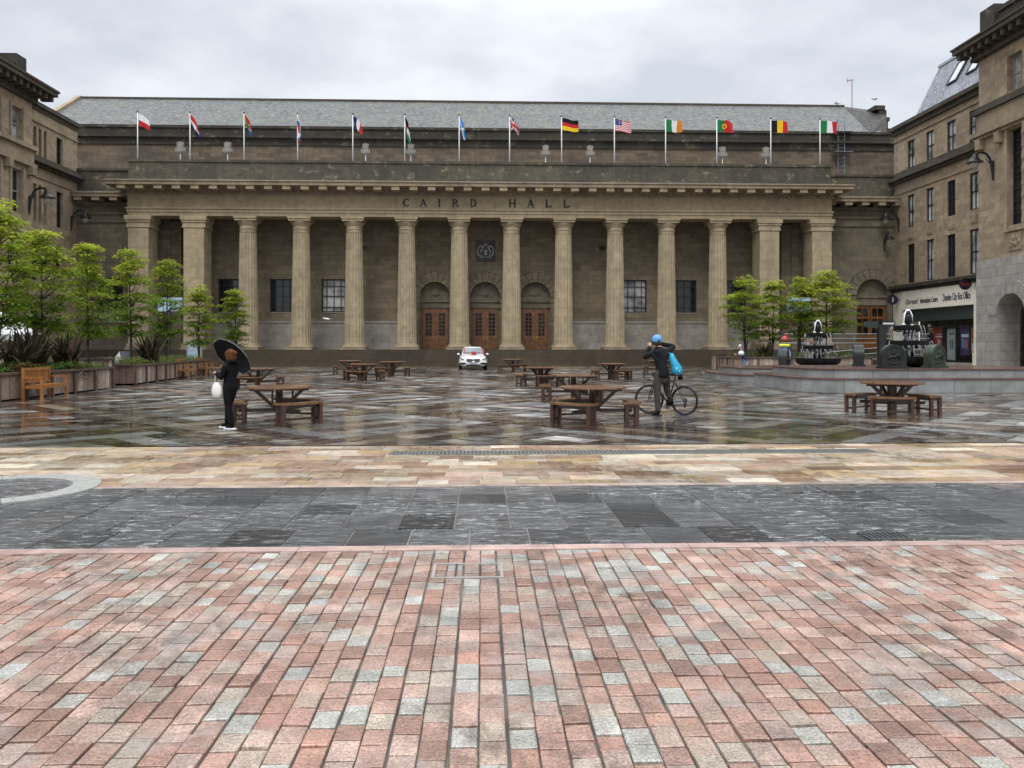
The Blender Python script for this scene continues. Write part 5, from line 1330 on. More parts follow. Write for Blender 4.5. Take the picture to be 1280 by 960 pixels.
# handrails of the ramp at the right wing
x0, _ = spot(985,60); x1 = 34.3
t = thing('ramp_railing', 'long galvanised handrail with several bars along the ramp at the right wing', 'railing', (x0+4, 60.6, 0))
galv = bpy.data.materials['galvanised_steel']; pale = plain('pale_galvanised_rail', (.42,.45,.47), .35, .4)
mb = MB()
for k, z in enumerate((2.5,2.15,1.8)): mb.tube([(x0,60.6,z),(x1,60.6,z)], .032, 6)
mb.tube([(x0+3.2,59.6,1.1),(x1-1.2,59.6,1.75)], .035, 6); mb.tube([(x0+3.2,59.6,.7),(x1-1.2,59.6,1.35)], .028, 6); mb.tube([(x0+6,59.6,.5),(x1-1.2,59.6,.95)], .028, 6)
mb.build('bar', pale, t)
mb = MB(); k = x0
while k < x1: mb.tube([(k,60.6,0),(k,60.6,2.52)], .03, 6); k += 1.9
k = x0+3.2
while k < x1-1: mb.tube([(k,59.6,0),(k,59.6,1.1+.65*(k-x0-3.2)/(x1-1.2-x0-3.2))], .03, 6); k += 1.9
mb.build('posts', galv, t)
mb = MB(); mb.box(x0+7,x1+.3,60.7,61.38,0,PZ-.01); mb.build('landing', M['stone_steps'], t)

# ============================ FIGURES =======================================
def skin_mesh(name, joints, edges, mat, root, sub=2):
    """grow one tapering surface over a posed skeleton; joints: name -> (pos, radius or (rx,ry))"""
    me = bpy.data.meshes.new(name+'_skeleton'); names = list(joints); ix = {k:i for i, k in enumerate(names)}
    me.from_pydata([joints[k][0] for k in names], [(ix[a], ix[b]) for a, b in edges], [])
    o = bpy.data.objects.new(name+'_skeleton', me); COL.objects.link(o)
    md = o.modifiers.new('skin', 'SKIN'); md.use_smooth_shade = True; md.branch_smoothing = .4
    lay = me.skin_vertices[0].data
    for k in names:
        r = joints[k][1]; lay[ix[k]].radius = r if hasattr(r,'__len__') else (r, r); lay[ix[k]].use_root = (k == root)
    ss = o.modifiers.new('sub', 'SUBSURF'); ss.levels = sub; ss.render_levels = sub
    dg = bpy.context.evaluated_depsgraph_get(); out = bpy.data.meshes.new_from_object(o.evaluated_get(dg)); out.name = name
    bpy.data.objects.remove(o); bpy.data.meshes.remove(me)
    out.materials.clear(); out.materials.append(mat); out.polygons.foreach_set('use_smooth', [True]*len(out.polygons)); return out
def chain(*k): return list(zip(k, k[1:]))
def join_meshes(name, meshes, mat):
    bm = bmesh.new()
    for m in meshes: bm.from_mesh(m)
    me = bpy.data.meshes.new(name); bm.to_mesh(me); bm.free(); me.materials.append(mat)
    me.polygons.foreach_set('use_smooth', [True]*len(me.polygons)); return me
skinm = plain('skin', (.50,.29,.21), .5, var=.08, bump=0)
def hand(wrist, fwd, side, palm_n, s=1.0, curl=.6):
    """palm, four curled fingers and a thumb"""
    w, f, s_, n = Vector(wrist), Vector(fwd).normalized(), Vector(side).normalized(), Vector(palm_n).normalized(); out = []
    J = {'a':(w, .028*s), 'b':(w+f*.045*s, (.036*s,.02*s)), 'c':(w+f*.085*s, (.038*s,.017*s))}
    out.append(skin_mesh('palm', J, chain('a','b','c'), skinm, 'b', 1))
    for k, ln in enumerate((.068,.078,.072,.056)):
        b0 = w+f*.07*s+s_*(k-1.5)*.019*s; d = f; pts = [b0]; 
        for i in range(3):
            d = (d*cos(curl*.55)+n*sin(curl*.55)).normalized(); pts.append(pts[-1]+d*ln*s*(.48,.32,.25)[i]); 
        out.append(skin_mesh('finger', {str(i):(p, .0088*s*(1-.1*i)) for i, p in enumerate(pts)}, chain('0','1','2','3'), skinm, '0', 1))
    b0 = w+f*.025*s-s_*.03*s; d = (f*.7-s_*.6+n*.35).normalized(); p1 = b0+d*.04*s; p2 = p1+(d+f*.5+n*.3).normalized()*.032*s
    out.append(skin_mesh('thumb', {'0':(b0,.012*s),'1':(p1,.0105*s),'2':(p2,.0085*s)}, chain('0','1','2'), skinm, '0', 1))
    return out
def figure(label, loc, rz, J, mats, hair=None, hands=(), name='person', extra=None):
    """one continuous body with clothing worn over it"""
    t = thing(name, label, 'person', loc, rz)
    body = {k:J[k] for k in J}
    E = chain('pelvis','belly','chest','shl','neck','chin','head','crown')+chain('shl','shL','elL','wrL')+chain('shl','shR','elR','wrR')+chain('pelvis','hpL','knL','anL','toL')+chain('pelvis','hpR','knR','anR','toR')+[('head','nose'),('head','earL'),('head','earR')]
    h = Vector(J['head'][0]); f = Vector(J['face']); s = Vector((0,0,1)).cross(f).normalized()
    body.pop('face'); body['nose'] = (tuple(h+f*.105+Vector((0,0,-.01))), .014); body['earL'] = (tuple(h+s*.082), .016); body['earR'] = (tuple(h-s*.082), .016)
    slim = {k:(p, tuple(x*.86 for x in r) if hasattr(r,'__len__') else (r*.86 if k not in ('head','crown','chin','nose','earL','earR','neck') else r)) for k,(p,r) in body.items()}
    parts = [skin_mesh('b', slim, E, skinm, 'pelvis')]
    for hd in hands: parts += hand(*hd)
    # eyes and mouth line are modelled into the same surface
    bme = join_meshes('body', parts, skinm); bme.materials.append(mats['jacket']); bme.materials.append(mats['trousers'])
    wl_, wr_, hd_ = Vector(J['wrL'][0]), Vector(J['wrR'][0]), Vector(J['head'][0]); zn, zh = J['neck'][0][2]+.01, J['hem'][0][2]+.08
    for p in bme.polygons:
        c = p.center; bare = c.z > zn and (c-hd_).length < .24 or min((c-wl_).length, (c-wr_).length) < .045 or any((c-Vector(hd[0])-Vector(hd[1]).normalized()*.09).length < .10 for hd in hands)
        p.material_index = 0 if bare else 1 if c.z > zh else 2
    link('body', bme, t, False)
    g = lambda ks: {k:body[k] for k in ks}
    up = g(['belly','chest','shl','shL','elL','shR','elR']); up['hem'] = J['hem']; up['pelv'] = (J['pelvis'][0], tuple(x*1.08 for x in J['pelvis'][1]))
    for q in 'LR':
        e, w = Vector(body['el'+q][0]), Vector(body['wr'+q][0]); up['cf'+q] = (tuple(e+(w-e)*1.02), body['wr'+q][1]*1.25 if not hasattr(body['wr'+q][1],'__len__') else .04)
    nk = Vector(body['shl'][0]).lerp(Vector(body['neck'][0]), .75); up['coll'] = (tuple(nk), body['neck'][1]*1.28)
    link('jacket', skin_mesh('jacket', {k:(p, tuple(x*1.1 for x in r) if hasattr(r,'__len__') else r*1.15) for k,(p,r) in up.items()}, chain('hem','pelv','belly','chest','shl','coll')+chain('shl','shL','elL','cfL')+chain('shl','shR','elR','cfR'), mats['jacket'], 'chest'), t, False)
    lo = g(['pelvis','hpL','knL','hpR','knR'])
    for q in 'LR':
        k, a = Vector(body['kn'+q][0]), Vector(body['an'+q][0]); lo['lg'+q] = (tuple(k+(a-k)*1.06), body['an'+q][1]*1.25)
    lo['wst'] = (tuple(Vector(body['pelvis'][0]).lerp(Vector(body['belly'][0]), 1.1)), body['pelvis'][1])
    link('trousers', skin_mesh('trousers', {k:(p, tuple(x*1.04 for x in r) if hasattr(r,'__len__') else r*1.06) for k,(p,r) in lo.items()}, chain('wst','pelvis','hpL','knL','lgL')+chain('pelvis','hpR','knR','lgR'), mats['trousers'], 'pelvis'), t, False)
    for q in 'LR':
        a, o = Vector(body['an'+q][0]), Vector(body['to'+q][0]); d = Vector((o.x-a.x, o.y-a.y, 0)); 
        d = d.normalized() if d.length > .02 else Vector((0,1,0)); zf = min(o.z, a.z-.05); hl = Vector((a.x,a.y,zf))-d*.05
        sh = {'h':(tuple(hl+Vector((0,0,.012))), .042), 'm':(tuple(hl+d*.10+Vector((0,0,.012))), (.046,.04)), 't':(tuple(hl+d*.2), (.044,.032)), 'k':(tuple(a+Vector((0,0,-.01))), .044)}
        sho = link('shoe', skin_mesh('shoe', sh, chain('k','h')+chain('h','m','t'), mats['shoe'], 'h'), t, False)
        mb = MB(); s2 = Vector((-d.y,d.x,0)); zz = zf-.045
        pts = [(hl+d*u+s2*w*v) for v in (1,-1) for u, w in ((-.05,.03),(.0,.048),(.12,.052),(.22,.046),(.255,.02))[::int(v)]]
        mb.prism([(p.x,p.y) for p in pts], zz+.0, zz+.028); link('sole', mb.mesh('sole', mats['sole']), sho, False)
    return t
black_cloth = plain('black_cloth', (.007,.007,.008), .85, var=.5, scale=9, bump=.4, dist=.01, spec=.12)
black_tr = plain('black_leggings', (.006,.006,.007), .85, var=.4, scale=9, spec=.12)
sole_w = plain('white_sole', (.75,.75,.74), .5, var=.05)
# woman with the umbrella (faces to local +Y, walking to the left of the photograph)
WP = spot(288, 15.35)
J = {'pelvis':((0,0,.86),(.135,.12)),'belly':((0,.0,.99),(.13,.115)),'chest':((0,-.01,1.13),(.14,.12)),'shl':((0,-.02,1.26),(.11,.085)),'neck':((0,0,1.345),.05),'chin':((0,.025,1.40),.06),'head':((0,.025,1.46),.088),'crown':((0,.015,1.53),.065),
 'shL':((-.155,-.02,1.25),.062),'elL':((-.20,.04,1.01),.05),'wrL':((-.13,.24,1.10),.034),'shR':((.155,-.02,1.25),.062),'elR':((.19,.08,1.02),.05),'wrR':((.10,.22,1.18),.034),
 'hpL':((-.085,0,.82),.098),'knL':((-.09,-.03,.46),.068),'anL':((-.09,-.13,.10),.044),'toL':((-.09,.02,.05),.034),
 'hpR':((.085,0,.82),.098),'knR':((.085,.13,.47),.066),'anR':((.085,.17,.10),.044),'toR':((.085,.32,.05),.034),
 'face':(0,1,0),'hem':((0,0,.70),(.165,.145))}
wm = figure('woman in black jacket and leggings with white soled shoes walking left under an umbrella', (*WP, 0), radians(62), J, dict(jacket=black_cloth, trousers=black_tr, shoe=black_tr, sole=sole_w),
 hands=[((-.13,.24,1.10),(.3,.9,.2),(.2,.0,.98),(.95,-.3,0),1.0,1.3),((.10,.22,1.18),(-.1,.8,.5),(0,-.5,.85),(-1,0,0),1.0,1.5)])
wm.scale = (.97,.97,.97)
hairm = plain('auburn_hair', (.10,.036,.013), .7, var=.6, scale=25, bump=.6, dist=.01, spec=.15)
mb = MB()
mb.ball((0,.0,1.475), .110, 16, (.92,1.05,1.0)); mb.ball((0,-.045,1.42), .10, 14, (1,.8,1.15)); mb.ball((-.07,-.01,1.41), .055, 10, (.7,1,1.3)); mb.ball((.07,-.01,1.41), .055, 10, (.7,1,1.3)); mb.ball((0,-.115,1.50), .05, 10)
link('hair', mb.mesh('hair', hairm, True), wm, False)
mb = MB(); mb.ball((0,-.06,1.335), .09, 12, (1.35,.9,.55)); link('hood', mb.mesh('hood', black_cloth, True), wm, False)
# umbrella
wfwd = Vector((-sin(radians(62)), cos(radians(62)), 0)); wrt = Vector((cos(radians(62)), sin(radians(62)), 0))
hnd = Vector((*WP,0)) + wrt*.085 + wfwd*.31 + Vector((0,0,1.24))
tip = Vector(spot(291, 15.55) + (1.66,)) + Vector((.02,.10,.14))
ud = (tip-hnd).normalized(); ud = Vector((.45,.64,.62)).normalized(); hnd = Vector(spot(290, 15.78)+(1.385,)) - ud*.42
um = thing('umbrella', 'black umbrella with a pale edge tilted over the walking woman', 'umbrella', tuple(hnd - ud*.06))
ud = Vector((.45,.64,.62)).normalized()
rim_c = Vector(spot(290, 15.78)+(1.385,)); apex = rim_c + ud*.20 - Vector(um.location)
ud = Vector((.45,.64,.62)).normalized(); x_ = Vector((0,0,1)).cross(ud).normalized(); y_ = ud.cross(x_)
R = .45; Dp = .20
def dome(a, f): 
    r = R*f; return apex - ud*(Dp*f*f) + (x_*cos(a)+y_*sin(a))*r
mb = MB(); N, K = 32, 6; mb.v.append(tuple(apex))
for k in range(1, K+1):
    for j in range(N):
        a = 2*pi*j/N; seg = (j % 4)/4; sc = 1-.05*sin(pi*seg)*(k/K)
        p = dome(a, k/K); mb.v.append(tuple(apex+(p-apex)*sc))
for j in range(N): mb.face((0, 1+j, 1+(j+1)%N))
for k in range(K-1):
    for j in range(N): q = 1+k*N+j; e = 1+k*N+(j+1)%N; mb.face((q, q+N, e+N, e))
mb.build('canopy', plain('black_umbrella_cloth', (.006,.007,.009), .6, var=.3, spec=.2), um, world=False, smooth=True)
mb = MB()
for j in range(0, N):
    a0, a1 = mb.v, None
rim = []
for j in range(N): a = 2*pi*j/N; seg = (j%4)/4; p = dome(a,1.0); rim.append(apex+(p-apex)*(1-.05*sin(pi*seg))-ud*.004)
mb.tube([tuple(p) for p in rim+[rim[0]]], .004, 5); mb.build('edge_trim', plain('silver_trim', (.26,.27,.28), .3), um, world=False)
for j in range(8):
    a = 2*pi*j/8; mb = MB(); mb.tube([tuple(dome(a,f)-ud*.008) for f in (.05,.3,.55,.8,1.0)], .0035, 5); mb.build('rib', M['dark_frame'], um, world=False)
mb = MB(); mb.tube([tuple(apex+ud*.06), tuple(Vector((0,0,0))+ud*.05)], .006, 6); mb.build('shaft', M['dark_frame'], um, world=False)
mb = MB(); mb.tube([tuple(ud*.10), tuple(-ud*.08), tuple(-ud*.12+Vector((.02,0,-.01)))], [.012,.013,.011], 8); mb.build('handle', M['black_metal'], um, world=False)
# white handbag on her forearm
hb = Vector((*WP,0)) - wrt*.14 + wfwd*.20 + Vector((0,0,1.03))
bg = thing('handbag', 'white handbag hanging from the arm of the woman with the umbrella', 'handbag', tuple(hb-Vector((0,0,.34))), radians(62))
wl = plain('white_leather', (.74,.73,.70), .45, var=.06, scale=6)
mb = MB(); mb.lathe([(.05,-.09),(.10,-.07),(.125,.02),(.11,.12),(.07,.19),(.03,.21)], 18)
for i in range(len(mb.v)): v = mb.v[i]; mb.v[i] = (v[0]*.5, v[1]*1.02, v[2])
mb.build('pouch', wl, bg, world=False, smooth=True)
mb = MB(); mb.tube([(0,-.06,.17),(0,-.05,.28),(0,-.01,.39),(0,.03,.39),(0,.05,.28),(0,.06,.17)], .009, 6); mb.build('strap', wl, bg, world=False, smooth=True)

# cyclist
CP = spot(826, 18.25)
J = {'pelvis':((.03,-.02,.98),(.155,.125)),'belly':((.0,-.02,1.13),(.16,.125)),'chest':((-.02,-.02,1.30),(.175,.13)),'shl':((-.03,-.01,1.46),(.125,.09)),'neck':((-.05,.02,1.57),.06),'chin':((-.06,.06,1.63),.07),'head':((-.07,.06,1.70),.097),'crown':((-.07,.05,1.79),.07),
 'shL':((-.21,-.01,1.44),.072),'elL':((-.37,.10,1.31),.056),'wrL':((-.19,.20,1.58),.038),'shR':((.15,-.0,1.47),.072),'elR':((.37,.10,1.58),.056),'wrR':((.06,.21,1.64),.038),
 'hpL':((-.07,-.02,.93),.11),'knL':((-.10,-.03,.52),.075),'anL':((-.09,-.08,.11),.05),'toL':((-.16,.06,.05),.038),
 'hpR':((.13,.0,.93),.11),'knR':((.19,.16,.60),.075),'anR':((.30,.14,.32),.05),'toR':((.24,.28,.25),.038),
 'face':(0,1,0),'hem':((.03,-.02,.84),(.19,.155))}
cyc = figure('cyclist in black jacket and blue cap astride a bicycle with both arms raised', (*CP,0), radians(6), J,
 dict(jacket=plain('black_jacket', (.009,.010,.013), .75, var=.5, scale=9, bump=.5, dist=.012, spec=.2), trousers=plain('dark_grey_trousers', (.05,.047,.042), .8, var=.35, scale=14, spec=.2), shoe=black_tr, sole=M['black_metal']),
 hands=[((-.19,.20,1.58),(.25,.5,.8),(.9,0,-.2),(.3,.9,-.2),1.05,.8),((.06,.21,1.64),(-.35,.5,.7),(-.9,0,-.3),(-.3,.9,-.2),1.05,.8)])
blue_h = plain('light_blue_cap', (.10,.30,.62), .35, var=.1, bump=0)
mb = MB(); 
for i in range(9):
    pass
mb.lathe([(.112,1.69),(.118,1.72),(.112,1.78),(.088,1.825),(.045,1.845),(.005,1.85)], 20, (-.07,.045,0))
mb.prism([(-.07+.10*cos(pi*i/10), .10+.13*sin(pi*i/10)) for i in range(11)], 1.705, 1.72)
link('cap', mb.mesh('cap', blue_h, 40), cyc, False)
mb = MB(); mb.prism([(-.07+.035*cos(pi*i/10), 1.70+.03*sin(pi*i/10)) for i in range(11)], -.078, -.070, 'y'); link('cap_opening', mb.mesh('cap_opening', hairm), cyc, False)
mb = MB(); mb.ball((-.07,.02,1.66), .098, 12, (1,.9,.75)); link('hair', mb.mesh('hair', plain('dark_hair', (.025,.018,.014), .6), True), cyc, False)
ph = thing('phone', 'dark phone held up in front of the cyclist', 'phone', tuple(Vector((*CP,0))+Vector((-.10,.30,1.66))), radians(6))
mb = MB(); mb.box(-.075,.075,-.005,.005,-.035,.04); mb.build('phone_body', M['black_metal'], ph, world=False); mb = MB(); mb.box(-.07,.07,-.0065,-.0052,-.031,.036); mb.build('screen', M['glass'], ph, world=False)
bgm = plain('turquoise_bag_cloth', (.015,.33,.52), .5, var=.25, scale=8, bump=.4, dist=.01)
sb_ = thing('sling_bag', 'bright turquoise bag slung at the right side of the cyclist', 'bag', tuple(Vector((*CP,0))+Vector((.29,-.06,1.0))), 0)
mb = MB(); mb.tube([(-.06,.0,.42),(-.05,-.02,.33),(.0,-.03,.2),(.05,-.03,.08),(.06,-.02,.0),(.04,0,-.05)], [.035,.07,.09,.13,.13,.06], 12)
mb.build('pouch', bgm, sb_, world=False, smooth=True)
mb = MB(); mb.tube([(-.06,.0,.40),(-.20,.02,.50),(-.34,-.08,.36)], .014, 6); mb.build('strap', bgm, sb_, world=False)
mb = MB(); mb.tube([(.0,-.15,.1),(.1,-.14,.02)], .01, 6); mb.build('zip', M['white_paint'], sb_, world=False)
# bicycle
ra, fa = Vector((*spot(855.5,18.28),0)), Vector((*spot(811.5,18.85),0)); bd = fa-ra
bk = thing('road_bicycle', 'black road bicycle with drop handlebars under the cyclist', 'bicycle', tuple(ra), math.atan2(bd.y, bd.x))
def bpart(name, fn, mat, par=bk, **k): mb = MB(); fn(mb); return mb.build(name, mat, par, world=False, **k)
fr_m = plain('black_carbon_frame', (.012,.012,.014), .25, bump=0); rub = plain('tyre_rubber', (.010,.010,.010), .7)
steel = plain('bike_steel', (.25,.25,.26), .3, .8, bump=0)
def wheel(x, steer=0.0):
    root = None
    def rotp(p): c, s = cos(steer), sin(steer); return (x+p[0]*c-p[1]*s, p[0]*s+p[1]*c, .34+p[2])
    mb = MB(); mb.tube([rotp((.328*cos(2*pi*i/36),0,.328*sin(2*pi*i/36))) for i in range(37)], .0135, 7, cap=False); w = mb.build('wheel', rub, bk, world=False, smooth=True)
    mb = MB(); mb.tube([rotp((.300*cos(2*pi*i/36),0,.300*sin(2*pi*i/36))) for i in range(37)], .014, 6, cap=False); mb.build('rim', fr_m, w, world=False, smooth=True)
    mb = MB()
    for i in range(20):
        a = 2*pi*i/20; mb.tube([rotp((.02*cos(a+.5),(.02 if i%2 else -.02),.02*sin(a+.5))), rotp((.295*cos(a),0,.295*sin(a)))], .0016, 4)
    mb.build('spokes', steel, w, world=False)
    mb = MB(); mb.tube([rotp((0,-.05,0)), rotp((0,.05,0))], .018, 8); mb.build('hub', steel, w, world=False)
wheel(0); BX = bd.length; wheel(BX, .35)
bpart('frame', lambda m: [m.tube(p, r, 8) for p, r in (([(.41,0,.27),(.24,0,.82)], .017), ([(.25,0,.78),(BX-.15,0,.80)], .016), ([(.41,0,.27),(BX-.13,0,.70)], .021), ([(BX-.15,0,.86),(BX-.11,0,.66)], .022), ([(.41,.03,.27),(0,.06,.34)], .010), ([(.41,-.03,.27),(0,-.06,.34)], .010), ([(.25,.02,.77),(0,.06,.34)], .008), ([(.25,-.02,.77),(0,-.06,.34)], .008))], fr_m, smooth=True)
bpart('fork', lambda m: [m.tube([(BX-.11,0,.68),(BX-.08,s*.045,.6),(BX,s*.05,.34)], [.014,.013,.009], 7) for s in (-1,1)], fr_m, smooth=True)
bpart('handlebar', lambda m: [m.tube([(BX-.16,0,.93),(BX-.13,s*.1,.94),(BX-.12,s*.20,.94),(BX+.0,s*.215,.93),(BX+.02,s*.22,.86),(BX-.06,s*.225,.81),(BX-.16,s*.23,.80)], .014, 7) for s in (-1,1)] + [m.tube([(BX-.15,0,.85),(BX-.16,0,.94)], .016, 7)] + [m.tube([(BX-.0,s*.215,.94),(BX+.05,s*.215,.99),(BX+.05,s*.215,.92),(BX+.02,s*.215,.86)], [.018,.016,.008,.006], 6) for s in (-1,1)], fr_m, smooth=True)
bpart('seat_post', lambda m: m.tube([(.245,0,.80),(.222,0,.905)], .013, 7), fr_m)
bpart('saddle', lambda m: m.prism([(.08,-.07),(.12,-.075),(.20,-.04),(.36,-.018),(.37,0),(.36,.018),(.20,.04),(.12,.075),(.08,.07)], .905, .945), rub)
bpart('saddle_bag', lambda m: m.ball((.10,0,.86), .06, 10, (1.2,.8,.8)), black_cloth, smooth=True)
def crank(m):
    m.tube([(.41,-.055,.27),(.41,-.045,.27)], .09, 22)
    m.tube([(.41,-.075,.27),(.50,-.08,.14)], .011, 6); m.tube([(.41,.06,.27),(.32,.07,.40)], .011, 6)
cr = bpart('crankset', crank, fr_m)
bpart('pedal', lambda m: m.box(.45,.55,-.16,-.085,.13,.152), fr_m, cr); bpart('pedal', lambda m: m.box(.27,.37,.08,.16,.39,.41), fr_m, cr)
bpart('chain', lambda m: [m.tube([(.41,-.05,.35),(0,-.04,.38)], .005, 5), m.tube([(.41,-.05,.19),(.02,-.04,.20),(0,-.04,.30)], .005, 5)], steel)
bpart('rear_derailleur', lambda m: [m.box(-.03,.03,-.07,-.04,.20,.30), m.tube([(0,-.06,.30),(.03,-.06,.17)], .02, 8), m.tube([(0,-.045,.34),(0,-.03,.34)], .055, 16)], fr_m)

# man beside the far planter
MP = spot(931, 42.2)
J = {'pelvis':((0,0,.88),(.15,.12)),'belly':((0,.04,1.03),(.155,.125)),'chest':((0,.10,1.18),(.17,.13)),'shl':((0,.16,1.32),(.12,.09)),'neck':((0,.21,1.42),.056),'chin':((0,.25,1.47),.065),'head':((0,.26,1.54),.092),'crown':((0,.24,1.62),.066),
 'shL':((-.18,.15,1.30),.066),'elL':((-.22,.22,1.04),.054),'wrL':((-.12,.42,1.14),.036),'shR':((.18,.15,1.30),.066),'elR':((.22,.22,1.04),.054),'wrR':((.10,.42,1.14),.036),
 'hpL':((-.09,0,.84),.105),'knL':((-.09,.04,.46),.075),'anL':((-.09,-.02,.10),.048),'toL':((-.09,.14,.05),.036),'hpR':((.09,0,.84),.105),'knR':((.10,.10,.46),.075),'anR':((.10,.08,.10),.048),'toR':((.10,.24,.05),.036),'face':(0,1,0),'hem':((0,0,.72),(.17,.14))}
man = figure('grey haired man in navy jacket and jeans by the far planter', (*MP,0), radians(75), J, dict(jacket=plain('navy_jacket', (.018,.028,.07), .7, var=.4, scale=9), trousers=plain('blue_jeans', (.12,.19,.30), .8, var=.3, scale=12), shoe=black_tr, sole=M['black_metal']),
 hands=[((-.12,.42,1.14),(.2,.9,.1),(.3,0,.9),(1,0,0),1.0,.9),((.10,.42,1.14),(-.2,.9,.1),(-.3,0,.9),(-1,0,0),1.0,.9)])
mb = MB(); mb.ball((0,.24,1.585), .098, 12, (1,1,.75)); link('hair', mb.mesh('hair', plain('white_hair', (.55,.52,.48), .7), True), man, False)
x, y = spot(926.5, 41.9); pk = thing('white_parcel', 'white rounded parcel in the hands of the man by the far planter', 'parcel', (x, y, 1.08))
mb = MB(); mb.lathe([(.04,0),(.13,.03),(.16,.12),(.12,.21),(.05,.24),(.02,.25)], 16); mb.build('wrapping', sole_w, pk, world=False, smooth=True); mb = MB(); mb.tube([(-.05,0,.23),(-.03,0,.31),(.03,0,.31),(.05,0,.23)], .008, 6); mb.build('handle', sole_w, pk, world=False)
# painted penguin statue
x, y = spot(981, 38.2); pg = thing('penguin_statue', 'painted penguin statue with a red hat and yellow scarf behind the farther platform edge', 'statue', (x, y, .62), radians(15))
def P(name, fn, col): mb = MB(); fn(mb); mb.build(name, plain(name+'_paint', col, .35, var=.15, bump=0), pg, world=False, smooth=50)
P('body', lambda m: (m.lathe([(.12,0),(.26,.06),(.31,.35),(.30,.62),(.22,.88),(.15,1.0),(.10,1.05)], 20), [m.tube([(s*.26,0,.86),(s*.36,-.02,.6),(s*.36,-.03,.34)], [.05,.07,.03], 8) for s in (-1,1)]), (.03,.07,.22))
P('belly', lambda m: m.ball((0,-.10,.5), .25, 14, (.85,1,1.5)), (.5,.52,.55))
P('feet', lambda m: [m.ball((s*.13,-.16,.03), .1, 10, (1,1.5,.4)) for s in (-1,1)], (.6,.3,.03))
P('head', lambda m: m.ball((0,-.02,1.18), .17, 14, (1,1,1.1)), (.62,.16,.04))
P('beak', lambda m: m.lathe([(.05,0),(.03,.1),(.005,.19)], 10), (.75,.65,.35))
bk_ = pg.children[-1]; bk_.location = (.10,-.10,1.18); bk_.rotation_euler = (radians(90),0,radians(60))
P('hat', lambda m: (m.lathe([(.18,1.24),(.185,1.28),(.15,1.36),(.07,1.43),(.02,1.45)], 16), m.ball((0,0,1.48), .05, 8)), (.42,.03,.03))
P('scarf', lambda m: m.tube([(.20*cos(2*pi*i/16),.20*sin(2*pi*i/16),.98+.02*sin(i*2)) for i in range(17)], .075, 8), (.62,.66,.03))

# ============================ CAR ===========================================
x, y = spot(591.5, 52.6); car = thing('white_car', 'white hatchback with a red bow and ribbons on its bonnet parked before the hall steps', 'car', (x, y, 0), radians(1.5)); car.scale = (1.05,1.05,1.05)
carw = plain('white_car_paint', (.80,.80,.80), .18, var=.02, bump=0, Coat_Weight=.6)
def loft(mb, secs):
    n = len(secs[0]); b = len(mb.v)
    for s in secs: mb.v += s
    for i in range(len(secs)-1):
        for j in range(n-1): q = b+i*n+j; mb.face((q, q+1, q+n+1, q+n))
    mb.face([b+j for j in range(n)]); mb.face([b+(len(secs)-1)*n+j for j in range(n)][::-1])
def sec(y, w, zb, zs, zt, wt, lean=.0):
    half = [(0,zb),(w*.80,zb),(w*.96,zb+.10),(w,zs*.55+zb*.45),(w*.985,zs),(wt,zt),(wt*.5,zt+.03)]
    pts = [(a, y, c) for a, c in half] + [(0,y,zt+.04)] + [(-a, y, c) for a, c in half[::-1][:-1]]
    return pts + [(0,y,zb)]
mb = MB()
loft(mb, [sec(.0,.62,.30,.55,.62,.45), sec(.06,.80,.22,.58,.70,.60), sec(.25,.875,.20,.66,.80,.66), sec(.8,.89,.20,.76,.90,.66), sec(1.35,.89,.2,.82,.97,.70), sec(2.6,.89,.2,.86,.98,.72), sec(3.8,.88,.22,.88,1.0,.70), sec(4.2,.84,.26,.84,.98,.62), sec(4.3,.74,.34,.72,.86,.52)])
def smooth_mesh(mb, name, mat, lv=2):
    me = mb.mesh(name, mat); bm = bmesh.new(); bm.from_mesh(me); bmesh.ops.remove_doubles(bm, verts=bm.verts, dist=.001); bm.to_mesh(me); bm.free()
    o = bpy.data.objects.new(name, me); COL.objects.link(o); md = o.modifiers.new('s','SUBSURF'); md.levels = lv; md.render_levels = lv
    out = bpy.data.meshes.new_from_object(o.evaluated_get(bpy.context.evaluated_depsgraph_get())); bpy.data.objects.remove(o); out.name = name
    out.polygons.foreach_set('use_smooth',[True]*len(out.polygons)); return out
link('body', smooth_mesh(mb, 'body', carw), car, False)
mb = MB()
def rsec(y, zb, zt, wb, wt): return [(wb,y,zb),(wt,y,zt-.05),(wt*.86,y,zt),(0,y,zt+.02),(-wt*.86,y,zt),(-wt,y,zt-.05),(-wb,y,zb)]
loft(mb, [rsec(1.25,.93,.96,.72,.68), rsec(1.95,.93,1.38,.74,.58), rsec(2.15,.93,1.435,.74,.57), rsec(3.1,.93,1.44,.74,.57), rsec(3.9,.93,1.30,.73,.54), rsec(4.2,.90,1.0,.7,.58)])
cab = link('cabin', mb.mesh('cabin', carw, 40), car, False)
mb = MB(); wq = [(-.645,1.31,1.015),(.645,1.31,1.015),(.545,1.90,1.365),(-.545,1.90,1.365)]
up_ = Vector((0,-.50,.86))*.022; mb.quad(*[tuple(Vector(p)+up_) for p in wq]); n0 = [tuple(Vector(p)+up_*.2) for p in wq]; mb.quad(*n0)
link('windscreen', mb.mesh('windscreen', plain('windscreen_glass', (.16,.21,.22), .05, 0, var=.5, scale=2, bump=0)), cab, False)
